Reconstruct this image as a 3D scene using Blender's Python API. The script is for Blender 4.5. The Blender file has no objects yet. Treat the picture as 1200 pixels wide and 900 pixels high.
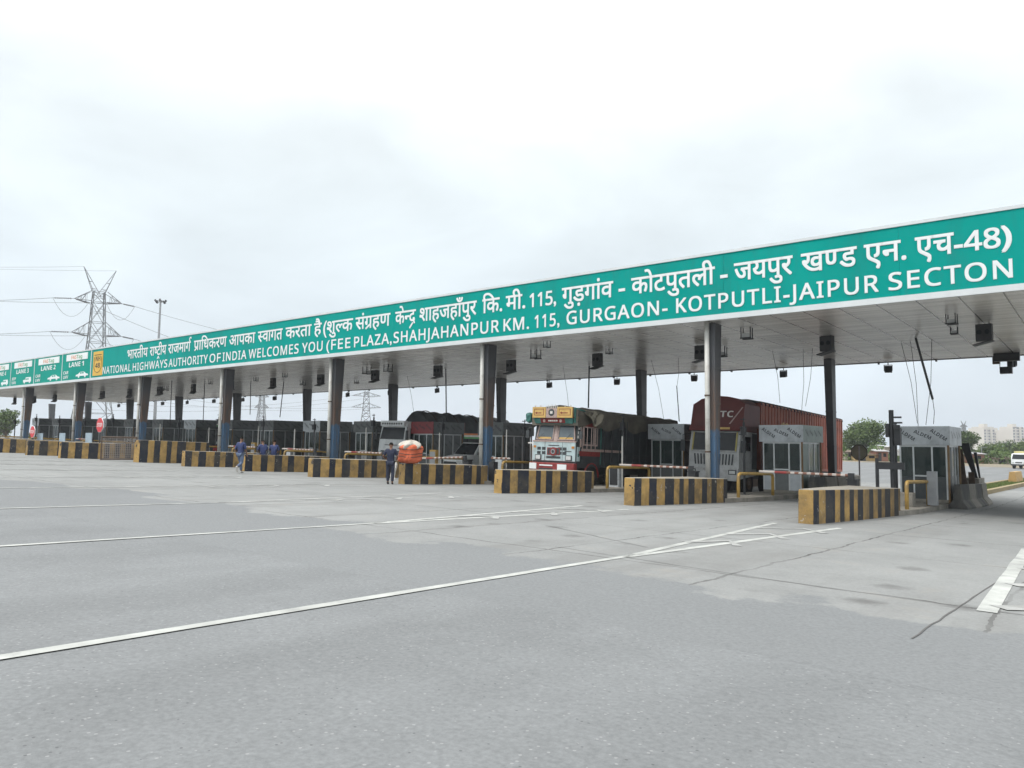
import bpy, bmesh, math, random
from mathutils import Vector, Matrix
random.seed(7)
S = bpy.context.scene
C = S.collection
R = math.radians

# ------------------------------------------------------------------ camera
CX = Vector((0.78506, 0.61929, 0.01216)).normalized()          # camera right, down, forward in world axes
CF = Vector((-0.61813, 0.78203, 0.07964)).normalized()
CX = (CX - CF * CX.dot(CF)).normalized()
CD = CF.cross(CX)
FPX = 885.0
EYE = Vector((0, 0, 1.5))
cam_d = bpy.data.cameras.new('camera')
cam = bpy.data.objects.new('camera', cam_d)
C.objects.link(cam)
cam.matrix_world = Matrix(((CX.x, -CD.x, -CF.x, EYE.x), (CX.y, -CD.y, -CF.y, EYE.y), (CX.z, -CD.z, -CF.z, EYE.z), (0, 0, 0, 1)))
cam_d.sensor_width = 36
cam_d.lens = FPX / 1200 * 36
cam_d.clip_start = 0.1
cam_d.clip_end = 6000
S.camera = cam

# ------------------------------------------------------------------ sky, sun, exposure
SUN_EL, SUN_AZ = 58, 215           # azimuth clockwise from +Y
w = bpy.data.worlds.new('World'); S.world = w; w.use_nodes = True
nt = w.node_tree; N = nt.nodes; Lk = nt.links
bg = N['Background']; bg.inputs['Strength'].default_value = 0.1
sky = N.new('ShaderNodeTexSky'); sky.sky_type = 'NISHITA'; sky.sun_disc = False
sky.sun_elevation = R(SUN_EL); sky.sun_rotation = R(SUN_AZ); sky.dust_density = 4
tc = N.new('ShaderNodeTexCoord')
sep = N.new('ShaderNodeSeparateXYZ'); Lk.new(tc.outputs['Generated'], sep.inputs[0])
ramp = N.new('ShaderNodeValToRGB'); Lk.new(sep.outputs['Z'], ramp.inputs[0])
cr = ramp.color_ramp; cr.interpolation = 'B_SPLINE'
cr.elements[0].position = 0.0; cr.elements[0].color = (.222, .250, .276, 1)
cr.elements[1].position = 1.0; cr.elements[1].color = (1.0, 1.0, 1.0, 1)
for p, c in ((.06, (.230, .258, .283)), (.16, (.252, .280, .298)), (.30, (.268, .294, .304)), (.46, (.290, .310, .316)), (.60, (.66, .67, .68))):
    e = cr.elements.new(p); e.color = (*c, 1)
mp = N.new('ShaderNodeMapping'); mp.inputs['Scale'].default_value = (1.0, 1.0, 2.3)
Lk.new(tc.outputs['Generated'], mp.inputs[0])
cl = N.new('ShaderNodeTexNoise'); cl.inputs['Scale'].default_value = 2.6; cl.inputs['Detail'].default_value = 7; cl.inputs['Roughness'].default_value = .52
cl.inputs['Distortion'].default_value = .35
Lk.new(mp.outputs[0], cl.inputs['Vector'])
clr = N.new('ShaderNodeMapRange'); clr.inputs['From Min'].default_value = .32; clr.inputs['From Max'].default_value = .68
clr.inputs['To Min'].default_value = 24.6; clr.inputs['To Max'].default_value = 31.5
Lk.new(cl.outputs['Fac'], clr.inputs['Value'])
mul = N.new('ShaderNodeVectorMath'); mul.operation = 'SCALE'
Lk.new(ramp.outputs[0], mul.inputs[0]); Lk.new(clr.outputs[0], mul.inputs['Scale'])
mixs = N.new('ShaderNodeMix'); mixs.data_type = 'RGBA'; mixs.inputs['Factor'].default_value = .93
Lk.new(sky.outputs[0], mixs.inputs[6]); Lk.new(mul.outputs[0], mixs.inputs[7])
Lk.new(mixs.outputs[2], bg.inputs['Color'])

sl = bpy.data.lights.new('sun', 'SUN'); sl.energy = 1.5; sl.angle = R(14); sl.color = (1, .96, .9)
so = bpy.data.objects.new('sun', sl); C.objects.link(so)
sd = Vector((math.sin(R(SUN_AZ)) * math.cos(R(SUN_EL)), math.cos(R(SUN_AZ)) * math.cos(R(SUN_EL)), math.sin(R(SUN_EL))))
so.rotation_euler = sd.to_track_quat('Z', 'Y').to_euler()
so.location = (0, -20, 60)
S.view_settings.view_transform = 'Standard'; S.view_settings.look = 'None'
S.view_settings.gamma = 1; S.view_settings.use_curve_mapping = False
S.view_settings.exposure = 0.28
S.render.engine = 'CYCLES'
S.cycles.max_bounces = 6; S.cycles.volume_bounces = 0

# ------------------------------------------------------------------ lie of the land
GA, GB = -0.0153, -0.0269
def fx(x): return GA * min(max(x, -100), 5)
def fy(y):
    y = max(y, -15)
    return GB * min(y, 40) + (GB * .5 * (min(y, 50) - 40) if y > 40 else 0)
def G(x, y): return fx(x) + fy(y)
def ray(px, py): return (CX * (px - 600) + CD * (py - 450) + CF * FPX)
def on_z(px, py, z):
    d = ray(px, py); return EYE + d * ((z - EYE.z) / d.z)
def on_y(px, py, y):
    d = ray(px, py); return EYE + d * (y / d.y)
def on_d(px, py, dist):
    return EYE + ray(px, py) * (dist / FPX)
def on_g(px, py):
    d = ray(px, py); t = 0
    lo, hi = 0, 3000 / FPX
    for _ in range(60):
        m = (lo + hi) / 2; p = EYE + d * m
        if p.z > G(p.x, p.y): lo = m
        else: hi = m
    return EYE + d * lo

# ------------------------------------------------------------------ materials
def nodes(m):
    m.use_nodes = True
    return m.node_tree.nodes, m.node_tree.links, m.node_tree.nodes['Principled BSDF']
def mat(name, col, rough=.6, metal=0., var=.18, scale=2.5, bump=0., stain=None, stain_amt=.5, stain_scale=1.2, spec=.5, stretch=(1, 1, 1)):
    m = bpy.data.materials.new(name); n, l, p = nodes(m)
    t = n.new('ShaderNodeTexCoord'); mp_ = n.new('ShaderNodeMapping'); mp_.inputs['Scale'].default_value = stretch
    l.new(t.outputs['Object'], mp_.inputs[0])
    z = n.new('ShaderNodeTexNoise'); z.inputs['Scale'].default_value = scale; z.inputs['Detail'].default_value = 6; z.inputs['Roughness'].default_value = .62
    l.new(mp_.outputs[0], z.inputs['Vector'])
    r = n.new('ShaderNodeMapRange'); r.inputs['From Min'].default_value = .3; r.inputs['From Max'].default_value = .7
    r.inputs['To Min'].default_value = 1 - var; r.inputs['To Max'].default_value = 1 + var
    l.new(z.outputs['Fac'], r.inputs['Value'])
    v = n.new('ShaderNodeVectorMath'); v.operation = 'SCALE'; v.inputs[0].default_value = col[:3]
    l.new(r.outputs[0], v.inputs['Scale'])
    out = v.outputs[0]
    if stain:
        z2 = n.new('ShaderNodeTexNoise'); z2.inputs['Scale'].default_value = stain_scale; z2.inputs['Detail'].default_value = 8; z2.inputs['Roughness'].default_value = .7
        l.new(mp_.outputs[0], z2.inputs['Vector'])
        r2 = n.new('ShaderNodeMapRange'); r2.inputs['From Min'].default_value = .50; r2.inputs['From Max'].default_value = .66; r2.inputs['To Max'].default_value = stain_amt
        l.new(z2.outputs['Fac'], r2.inputs['Value'])
        x = n.new('ShaderNodeMix'); x.data_type = 'RGBA'; x.inputs[7].default_value = (*stain, 1)
        l.new(r2.outputs[0], x.inputs['Factor']); l.new(out, x.inputs[6]); out = x.outputs[2]
    l.new(out, p.inputs['Base Color'])
    p.inputs['Roughness'].default_value = rough; p.inputs['Metallic'].default_value = metal; p.inputs['Specular IOR Level'].default_value = spec
    if bump:
        b = n.new('ShaderNodeBump'); b.inputs['Strength'].default_value = bump; b.inputs['Distance'].default_value = .02
        l.new(z.outputs['Fac'], b.inputs['Height']); l.new(b.outputs[0], p.inputs['Normal'])
    return m

def math_node(n, l, op, a, b=None, c=None):
    k = n.new('ShaderNodeMath'); k.operation = op
    for i, q in enumerate((a, b, c)):
        if q is None: continue
        if hasattr(q, 'is_linked'): l.new(q, k.inputs[i])
        else: k.inputs[i].default_value = q
    return k.outputs[0]
def noise(n, l, vec, scale, detail=5, rough=.6):
    z = n.new('ShaderNodeTexNoise'); z.inputs['Scale'].default_value = scale; z.inputs['Detail'].default_value = detail; z.inputs['Roughness'].default_value = rough
    l.new(vec, z.inputs['Vector']); return z.outputs['Fac']
def rng(n, l, v, a, b, c, d):
    r = n.new('ShaderNodeMapRange'); r.inputs[1].default_value = a; r.inputs[2].default_value = b; r.inputs[3].default_value = c; r.inputs[4].default_value = d
    l.new(v, r.inputs[0]); return r.outputs[0]
def mixc(n, l, f, a, b):
    x = n.new('ShaderNodeMix'); x.data_type = 'RGBA'
    if hasattr(f, 'is_linked'): l.new(f, x.inputs['Factor'])
    else: x.inputs['Factor'].default_value = f
    for q, s in ((a, x.inputs[6]), (b, x.inputs[7])):
        if hasattr(q, 'is_linked'): l.new(q, s)
        else: s.default_value = (*q, 1)
    return x.outputs[2]

ASPH = (.149, .1565, .159)
def asphalt_mat():
    m = bpy.data.materials.new('asphalt'); n, l, p = nodes(m)
    t = n.new('ShaderNodeTexCoord').outputs['Object']
    big = noise(n, l, t, .11, 5); mid = noise(n, l, t, 1.1, 6, .65); fine = noise(n, l, t, 26, 3, .7)
    mpn = n.new('ShaderNodeMapping'); mpn.inputs['Scale'].default_value = (1, .06, 1); l.new(t, mpn.inputs[0])
    streak = noise(n, l, mpn.outputs[0], .9, 4)
    v = n.new('ShaderNodeTexVoronoi'); v.inputs['Scale'].default_value = 24; l.new(t, v.inputs['Vector'])
    sep_ = n.new('ShaderNodeSeparateColor'); l.new(v.outputs['Color'], sep_.inputs[0])
    chip = math_node(n, l, 'MULTIPLY', math_node(n, l, 'LESS_THAN', v.outputs['Distance'], .23), math_node(n, l, 'GREATER_THAN', sep_.outputs[0], .80))
    dark = math_node(n, l, 'MULTIPLY', math_node(n, l, 'LESS_THAN', v.outputs['Distance'], .2), math_node(n, l, 'LESS_THAN', sep_.outputs[0], .07))
    f = math_node(n, l, 'MULTIPLY', rng(n, l, big, .3, .7, .93, 1.08), rng(n, l, mid, .3, .7, .93, 1.07))
    f = math_node(n, l, 'MULTIPLY', f, rng(n, l, fine, .3, .7, .84, 1.16))
    f = math_node(n, l, 'MULTIPLY', f, rng(n, l, streak, .3, .7, .94, 1.06))
    s = n.new('ShaderNodeVectorMath'); s.operation = 'SCALE'; s.inputs[0].default_value = ASPH; l.new(f, s.inputs['Scale'])
    # wheel paths: traffic polishes two darker bands in every lane
    sx = n.new('ShaderNodeSeparateXYZ'); l.new(t, sx.inputs[0])
    ln = math_node(n, l, 'ADD', math_node(n, l, 'DIVIDE', math_node(n, l, 'ADD', sx.outputs[0], 5.85), 2.83), rng(n, l, noise(n, l, mpn.outputs[0], .4, 3), .3, .7, -.12, .12))
    wp_ = math_node(n, l, 'COSINE', math_node(n, l, 'MULTIPLY', ln, 6.2832))
    wp_ = math_node(n, l, 'MULTIPLY', rng(n, l, wp_, -1, .2, 1, 0), rng(n, l, big, .38, .62, .2, 1))
    s9 = n.new('ShaderNodeVectorMath'); s9.operation = 'SCALE'; l.new(s.outputs[0], s9.inputs[0]); l.new(math_node(n, l, 'SUBTRACT', 1.0, math_node(n, l, 'MULTIPLY', wp_, .11)), s9.inputs['Scale']); s = s9
    c = mixc(n, l, math_node(n, l, 'MULTIPLY', chip, .45), s.outputs[0], (.30, .30, .30))
    c = mixc(n, l, math_node(n, l, 'MULTIPLY', dark, .6), c, (.05, .05, .052))
    l.new(c, p.inputs['Base Color']); p.inputs['Roughness'].default_value = .85; p.inputs['Specular IOR Level'].default_value = .3
    b = n.new('ShaderNodeBump'); b.inputs['Strength'].default_value = .35; b.inputs['Distance'].default_value = .012
    l.new(fine, b.inputs['Height']); l.new(b.outputs[0], p.inputs['Normal'])
    return m
def concrete_mat():
    m = bpy.data.materials.new('concrete_slab'); n, l, p = nodes(m)
    t = n.new('ShaderNodeTexCoord').outputs['Object']
    big = noise(n, l, t, .16, 6, .65); mid = noise(n, l, t, .9, 7, .7); fine = noise(n, l, t, 22, 3, .7)
    mpn = n.new('ShaderNodeMapping'); mpn.inputs['Scale'].default_value = (1, .09, 1); l.new(t, mpn.inputs[0])
    streak = noise(n, l, mpn.outputs[0], .8, 5)
    f = math_node(n, l, 'MULTIPLY', rng(n, l, big, .3, .7, .88, 1.1), rng(n, l, mid, .3, .7, .88, 1.1))
    f = math_node(n, l, 'MULTIPLY', f, rng(n, l, fine, .3, .7, .9, 1.1))
    s = n.new('ShaderNodeVectorMath'); s.operation = 'SCALE'; s.inputs[0].default_value = (.196, .202, .198); l.new(f, s.inputs['Scale'])
    c = mixc(n, l, rng(n, l, streak, .52, .7, 0, .42), s.outputs[0], (.12, .118, .112))       # tyre dirt along the lanes
    c = mixc(n, l, rng(n, l, mid, .58, .72, 0, .3), c, (.20, .175, .14))                       # dust
    # slab joints on a 4.6 m grid, slightly wandering
    sx = n.new('ShaderNodeSeparateXYZ'); l.new(t, sx.inputs[0])
    wob = rng(n, l, noise(n, l, t, 1.3, 4), .3, .7, -.05, .05)
    jm = None
    for out, step, off in ((sx.outputs[0], 3.05, 1.42), (sx.outputs[1], 4.6, 0.6)):
        q = math_node(n, l, 'ADD', math_node(n, l, 'ADD', out, off + 300), wob)
        q = math_node(n, l, 'ABSOLUTE', math_node(n, l, 'SUBTRACT', math_node(n, l, 'FRACT', math_node(n, l, 'DIVIDE', q, step)), .5))
        q = math_node(n, l, 'MULTIPLY', q, step)
        q = math_node(n, l, 'LESS_THAN', q, .024)
        jm = q if jm is None else math_node(n, l, 'MAXIMUM', jm, q)
    c = mixc(n, l, math_node(n, l, 'MULTIPLY', jm, rng(n, l, noise(n, l, t, .5, 3), .35, .6, .15, .85)), c, (.05, .048, .045))
    # oil drips
    vo = n.new('ShaderNodeTexVoronoi'); vo.inputs['Scale'].default_value = .9; l.new(t, vo.inputs['Vector'])
    so_ = n.new('ShaderNodeSeparateColor'); l.new(vo.outputs['Color'], so_.inputs[0])
    dist = math_node(n, l, 'ADD', vo.outputs['Distance'], rng(n, l, noise(n, l, t, 5, 4), .3, .7, -.08, .08))
    oil = math_node(n, l, 'MULTIPLY', rng(n, l, dist, .05, .26, .55, 0), math_node(n, l, 'GREATER_THAN', so_.outputs[0], .72))
    c = mixc(n, l, oil, c, (.055, .052, .05))
    # the older bitumen laps up to the slabs along a ragged edge that steps from lane to lane
    lane = math_node(n, l, 'FLOOR', math_node(n, l, 'DIVIDE', math_node(n, l, 'ADD', sx.outputs[0], 5.85), 5.66))
    wl = n.new('ShaderNodeTexWhiteNoise'); wl.noise_dimensions = '1D'; l.new(lane, wl.inputs['W'])
    step_ = math_node(n, l, 'MULTIPLY', rng(n, l, wl.outputs['Value'], 0, 1, -1.4, 1.0), math_node(n, l, 'LESS_THAN', sx.outputs[0], -11.5))
    e = math_node(n, l, 'ADD', sx.outputs[1], rng(n, l, noise(n, l, t, .45, 4, .5), .3, .7, -.75, .75))
    e = math_node(n, l, 'ADD', math_node(n, l, 'ADD', e, step_), rng(n, l, noise(n, l, t, 7, 6, .8), .3, .7, -.14, .14))
    km = rng(n, l, e, 8.72, 8.84, 0, 1)
    fa = math_node(n, l, 'MULTIPLY', rng(n, l, noise(n, l, t, .11, 5), .3, .7, .93, 1.08), rng(n, l, noise(n, l, t, 26, 3, .7), .3, .7, .84, 1.16))
    sa = n.new('ShaderNodeVectorMath'); sa.operation = 'SCALE'; sa.inputs[0].default_value = ASPH; l.new(fa, sa.inputs['Scale'])
    c = mixc(n, l, km, sa.outputs[0], c)
    l.new(c, p.inputs['Base Color']); p.inputs['Roughness'].default_value = .88; p.inputs['Specular IOR Level'].default_value = .3
    b = n.new('ShaderNodeBump'); b.inputs['Strength'].default_value = .25; b.inputs['Distance'].default_value = .012
    l.new(fine, b.inputs['Height']); l.new(b.outputs[0], p.inputs['Normal'])
    return m
def stripe_mat(name, step=.94, axis=1, dim=1.0, off=0.0):
    m = bpy.data.materials.new(name); n, l, p = nodes(m)
    t = n.new('ShaderNodeTexCoord').outputs['Object']
    t0 = t; sx = n.new('ShaderNodeSeparateXYZ'); l.new(t0, sx.inputs[0])
    oi = n.new('ShaderNodeObjectInfo'); va = n.new('ShaderNodeVectorMath'); va.operation = 'ADD'; cx3 = n.new('ShaderNodeCombineXYZ')
    for i_ in range(3): l.new(math_node(n, l, 'MULTIPLY', oi.outputs['Random'], 37.0 + 11 * i_), cx3.inputs[i_])
    l.new(t0, va.inputs[0]); l.new(cx3.outputs[0], va.inputs[1]); t = va.outputs[0]
    mty = n.new('ShaderNodeMapping'); mty.inputs['Scale'].default_value = (0, 1, 0); l.new(t, mty.inputs[0]); ty_ = mty.outputs[0]
    wv = rng(n, l, noise(n, l, t, 3.5, 3), .3, .7, -.012, .012)
    lean = math_node(n, l, 'MULTIPLY', sx.outputs[2], .012)
    slow = math_node(n, l, 'MULTIPLY', rng(n, l, noise(n, l, ty_, .6, 1), .3, .7, -.2, .2), math_node(n, l, 'MINIMUM', math_node(n, l, 'ABSOLUTE', sx.outputs[axis]), 1.0))
    q = math_node(n, l, 'ADD', math_node(n, l, 'ADD', math_node(n, l, 'ADD', sx.outputs[axis], 50 * step + off), wv), math_node(n, l, 'ADD', lean, slow))
    k = math_node(n, l, 'LESS_THAN', math_node(n, l, 'FRACT', math_node(n, l, 'DIVIDE', q, step)), .5)
    yv = math_node(n, l, 'MULTIPLY', rng(n, l, noise(n, l, t, 2.2, 6, .7), .3, .7, .70 * dim, 1.15 * dim), rng(n, l, oi.outputs['Random'], 0, 1, .82, 1.08))
    s = n.new('ShaderNodeVectorMath'); s.operation = 'SCALE'; s.inputs[0].default_value = (.43, .275, .095); l.new(yv, s.inputs['Scale'])
    s2 = n.new('ShaderNodeVectorMath'); s2.operation = 'SCALE'; s2.inputs[0].default_value = (.022, .026, .038); l.new(yv, s2.inputs['Scale'])
    c = mixc(n, l, k, s2.outputs[0], s.outputs[0])
    # black tyre rubs, grey concrete showing through, chips of white paint
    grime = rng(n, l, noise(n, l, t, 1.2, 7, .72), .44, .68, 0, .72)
    soot_shade = math_node(n, l, 'MULTIPLY', rng(n, l, math_node(n, l, 'ADD', sx.outputs[axis], rng(n, l, noise(n, l, t, 1.6, 5), .3, .7, -2, 2)), 1.5, 6.0, 0, .72), rng(n, l, noise(n, l, t, .8, 4), .3, .65, .45, 1))  # darker toward the rear: blotchy soot plus canopy shade put into the colour
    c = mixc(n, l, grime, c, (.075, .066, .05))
    c = mixc(n, l, soot_shade, c, (.040, .038, .034))
    chip = rng(n, l, math_node(n, l, 'ADD', noise(n, l, t, 5, 8, .8), math_node(n, l, 'MULTIPLY', noise(n, l, t, .9, 2), .25)), .755, .79, 0, .9)
    c = mixc(n, l, chip, c, (.42, .40, .36))
    # unpainted, dusty top
    nz = n.new('ShaderNodeNewGeometry'); sn = n.new('ShaderNodeSeparateXYZ'); l.new(nz.outputs['Normal'], sn.inputs[0])
    top = math_node(n, l, 'GREATER_THAN', sn.outputs[2], .7)
    d = n.new('ShaderNodeVectorMath'); d.operation = 'SCALE'; d.inputs[0].default_value = (.27, .25, .21); l.new(yv, d.inputs['Scale'])
    c = mixc(n, l, top, c, d.outputs[0])
    l.new(c, p.inputs['Base Color']); p.inputs['Roughness'].default_value = .8; p.inputs['Specular IOR Level'].default_value = .3
    b = n.new('ShaderNodeBump'); b.inputs['Strength'].default_value = .3; b.inputs['Distance'].default_value = .02
    l.new(noise(n, l, t, 9, 6), b.inputs['Height']); l.new(b.outputs[0], p.inputs['Normal'])
    return m
def soffit_mat():
    m = bpy.data.materials.new('soffit_cladding'); n, l, p = nodes(m)
    t = n.new('ShaderNodeTexCoord').outputs['Object']
    sx = n.new('ShaderNodeSeparateXYZ'); l.new(t, sx.inputs[0])
    def line(out, step, wd):
        q = math_node(n, l, 'FRACT', math_node(n, l, 'DIVIDE', math_node(n, l, 'ADD', out, 400 * step), step))
        return math_node(n, l, 'LESS_THAN', q, wd / step)
    a = line(sx.outputs[0], 1.22, .05); b = line(sx.outputs[1], .21, .036)
    mpn = n.new('ShaderNodeMapping'); mpn.inputs['Scale'].default_value = (.25, 1, 1); l.new(t, mpn.inputs[0])
    # each strip has a slightly different tone
    q = math_node(n, l, 'FLOOR', math_node(n, l, 'DIVIDE', sx.outputs[1], .21))
    q2 = math_node(n, l, 'FLOOR', math_node(n, l, 'DIVIDE', sx.outputs[0], 1.22))
    cv = n.new('ShaderNodeCombineXYZ'); l.new(q, cv.inputs[0]); l.new(q2, cv.inputs[1])
    wn = n.new('ShaderNodeTexWhiteNoise'); l.new(cv.outputs[0], wn.inputs[0])
    f = math_node(n, l, 'MULTIPLY', rng(n, l, wn.outputs['Value'], 0, 1, .80, 1.08), rng(n, l, noise(n, l, mpn.outputs[0], .5, 6), .3, .7, .85, 1.1))
    s = n.new('ShaderNodeVectorMath'); s.operation = 'SCALE'; s.inputs[0].default_value = (.74, .715, .68); l.new(f, s.inputs['Scale'])
    c = mixc(n, l, math_node(n, l, 'MULTIPLY', b, .75), s.outputs[0], (.07, .07, .07))
    c = mixc(n, l, math_node(n, l, 'MULTIPLY', a, .92), c, (.05, .05, .05))
    l.new(c, p.inputs['Base Color']); p.inputs['Roughness'].default_value = .27; p.inputs['Metallic'].default_value = 0.0
    bp = n.new('ShaderNodeBump'); bp.inputs['Strength'].default_value = .35; bp.inputs['Distance'].default_value = .02
    l.new(math_node(n, l, 'ADD', rng(n, l, noise(n, l, mpn.outputs[0], 1.2, 3), .3, .7, 0, .6), math_node(n, l, 'MULTIPLY', b, -1)), bp.inputs['Height']); l.new(bp.outputs[0], p.inputs['Normal'])
    return m
def column_mat(blue_h, name):
    """Rusty grey steel, blue paint up to blue_h (local z)."""
    m = bpy.data.materials.new(name); n, l, p = nodes(m)
    t = n.new('ShaderNodeTexCoord').outputs['Object']
    sx = n.new('ShaderNodeSeparateXYZ'); l.new(t, sx.inputs[0])
    ed = math_node(n, l, 'ADD', sx.outputs[2], rng(n, l, noise(n, l, t, 2, 4), .3, .7, -.12, .12))
    k = rng(n, l, ed, blue_h - .05, blue_h + .05, 0, 1)
    st = n.new('ShaderNodeMapping'); st.inputs['Scale'].default_value = (3, 3, .5); l.new(t, st.inputs[0])
    zn = noise(n, l, st.outputs[0], 1.6, 7, .7)
    grey = mixc(n, l, rng(n, l, zn, .42, .6, 0, .85), (.085, .08, .076), (.16, .09, .06))
    hi = rng(n, l, sx.outputs[2], 3.6, 5.2, 0, 1)
    grey = mixc(n, l, hi, grey, (.075, .078, .085))
    blue = mixc(n, l, rng(n, l, zn, .5, .64, 0, .75), (.06, .125, .215), (.10, .085, .07))
    l.new(mixc(n, l, k, blue, grey), p.inputs['Base Color']); p.inputs['Roughness'].default_value = .55
    return m
def glass_mat(name, tint, clear, rough=.05):
    m = bpy.data.materials.new(name); n, l, p = nodes(m)
    p.inputs['Base Color'].default_value = (*tint, 1); p.inputs['Roughness'].default_value = rough
    tr = n.new('ShaderNodeBsdfTransparent'); tr.inputs[0].default_value = (.82, .9, .87, 1)
    mx = n.new('ShaderNodeMixShader'); mx.inputs[0].default_value = clear
    o = n['Material Output']; l.new(p.outputs[0], mx.inputs[1]); l.new(tr.outputs[0], mx.inputs[2]); l.new(mx.outputs[0], o.inputs[0])
    return m
def leaf_mat(name, c1, c2):
    m = bpy.data.materials.new(name); n, l, p = nodes(m)
    t = n.new('ShaderNodeTexCoord').outputs['Object']
    gi = n.new('ShaderNodeNewGeometry')
    f = math_node(n, l, 'ADD', math_node(n, l, 'MULTIPLY', gi.outputs['Random Per Island'], .6), math_node(n, l, 'MULTIPLY', noise(n, l, t, .6, 4), .5))
    l.new(mixc(n, l, rng(n, l, f, .25, .85, 0, 1), c1, c2), p.inputs['Base Color']); p.inputs['Roughness'].default_value = .6; p.inputs['Specular IOR Level'].default_value = .25
    return m

M = {}
M['asphalt'] = asphalt_mat(); M['slab'] = concrete_mat()
M['earth'] = mat('dry_earth', (.17, .145, .10), .95, var=.3, scale=.15)
M['grass'] = mat('grass_green', (.075, .12, .03), .9, var=.35, scale=3, bump=.5)
M['paint'] = mat('road_paint', (.34, .35, .33), .75, var=.22, scale=2.2, stain=(.20, .205, .20), stain_amt=.8, stain_scale=1.6)
M['wornpaint'] = mat('worn_road_paint', (.275, .28, .27), .8, var=.2, scale=3, stain=(.2, .2, .19), stain_amt=.85, stain_scale=2.5)
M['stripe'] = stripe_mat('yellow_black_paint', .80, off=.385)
M['stripe_kerb'] = stripe_mat('kerb_paint', 1.6, 1, .95)
M['soffit'] = soffit_mat()
M['green'] = mat('sign_green', (.0005, .290, .252), .55, var=.07, scale=.35, spec=.05, stretch=(1, 1, .25), stain=(.02, .20, .18), stain_amt=.5, stain_scale=.9)
M['greenlane'] = mat('lane_sign_green', (.003, .285, .225), .55, var=.07, scale=.35, spec=.05, stretch=(1, 1, .5))
M['white'] = mat('sign_white', (.74, .77, .77), .5, var=.03)
M['trim'] = mat('white_trim', (.60, .63, .64), .45, var=.08, scale=.8)
M['signyellow'] = mat('sign_yellow', (.66, .40, .055), .5, var=.06)
M['ink'] = mat('black_ink', (.02, .02, .02), .6, var=.1)
M['fadedink'] = mat('film_print', (.035, .04, .05), .6, var=.2)
M['orange'] = mat('logo_orange', (.62, .20, .07), .5); M['logogreen'] = mat('logo_green', (.10, .32, .12), .5)
M['col'] = column_mat(2.55, 'front_column_paint'); M['col_rear'] = mat('rear_column_paint', (.075, .078, .084), .55, var=.25, scale=1.2)
M['pvc'] = mat('pvc_pipe', (.52, .52, .49), .5, var=.1, scale=1.5, stain=(.26, .22, .17), stain_amt=.5)
M['dark'] = mat('dark_steel', (.022, .024, .027), .5, var=.25)
M['rust'] = mat('rusty_steel', (.09, .06, .042), .75, var=.35)
M['steel'] = mat('galvanised_steel', (.30, .31, .32), .45, metal=.5, var=.15)
M['lamp'] = mat('lamp_glass', (.5, .52, .52), .15)
M['roof'] = mat('roof_sheet', (.42, .43, .44), .45, var=.1, scale=.5)
M['conc'] = mat('old_concrete', (.23, .215, .185), .9, var=.22, scale=1.5, bump=.4, stain=(.09, .085, .075), stain_amt=.7)
M['concdark'] = mat('grimy_concrete', (.075, .075, .072), .9, var=.3, scale=1.5, bump=.4, stain=(.17, .155, .12), stain_amt=.6)
M['railyellow'] = mat('yellow_pipe_paint', (.37, .235, .06), .55, var=.25, scale=2, stain=(.10, .07, .045), stain_amt=.7, stain_scale=3)
M['railpost'] = mat('brown_post_paint', (.20, .12, .05), .6, var=.3)
M['red'] = mat('red_paint', (.38, .028, .028), .5, var=.15)
M['stopred'] = mat('stop_red', (.55, .035, .045), .5, var=.1)
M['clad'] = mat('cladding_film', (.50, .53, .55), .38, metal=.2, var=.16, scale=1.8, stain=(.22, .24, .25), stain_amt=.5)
M['cladgrey'] = mat('shaded_cladding', (.15, .16, .16), .5, metal=.15, var=.2, scale=1.6, stain=(.085, .095, .095), stain_amt=.6)  # dark copy of the cladding film, canopy shade put into its colour
M['cladgreen'] = mat('greenish_cladding', (.20, .27, .24), .4, metal=.15, var=.2, scale=1.6, stain=(.12, .15, .14), stain_amt=.6)
M['cladred'] = mat('red_cladding', (.26, .04, .045), .5, var=.2)
M['alu'] = mat('aluminium_frame', (.62, .64, .64), .4, metal=.4, var=.1)
M['greenpane'] = glass_mat('green_booth_glass', (.12, .19, .15), .12, .12)
M['boothdark'] = mat('dark_booth_panel', (.055, .065, .068), .5, var=.35, scale=1.5, stain=(.16, .15, .12), stain_amt=.5)
M['glass'] = glass_mat('booth_glass', (.05, .07, .068), .35)
M['carglass'] = mat('vehicle_glass', (.014, .018, .022), .12, var=.3, scale=1.2, spec=.25)
M['truckred'] = mat('dull_red_paint', (.22, .03, .028), .6, var=.3, scale=6)
M['boom'] = mat('boom_white', (.40, .37, .34), .5, var=.1)
M['boombrown'] = mat('boom_faded_red', (.17, .075, .05), .55, var=.2)
M['tyre'] = mat('tyre_rubber', (.018, .018, .018), .85, var=.3)
M['shirt_blue'] = mat('blue_shirt', (.024, .038, .115), .85, var=.2, scale=9)
M['shirt_navy'] = mat('navy_shirt', (.013, .019, .044), .85, var=.2, scale=9)
M['jeans'] = mat('faded_jeans', (.085, .12, .19), .85, var=.25, scale=8)
M['navytrousers'] = mat('navy_trousers', (.018, .024, .045), .85, var=.2, scale=8)
M['skin'] = mat('brown_skin', (.17, .085, .05), .6, var=.1)
M['hair'] = mat('black_hair', (.008, .007, .006), .9, var=.3, spec=.1)
M['shoe'] = mat('pale_shoe', (.45, .43, .40), .6)
M['darkshoe'] = mat('dark_shoe', (.02, .018, .016), .6)
M['sack'] = mat('orange_sack', (.54, .13, .065), .85, var=.25, scale=4, bump=1.0, spec=.2)
M['cloth'] = mat('white_cloth', (.62, .60, .56), .85, var=.15, scale=5, bump=.6)
M['clothdirty'] = mat('dirty_white_cloth', (.44, .41, .36), .9, var=.25, scale=5, bump=.8, spec=.2)
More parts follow.
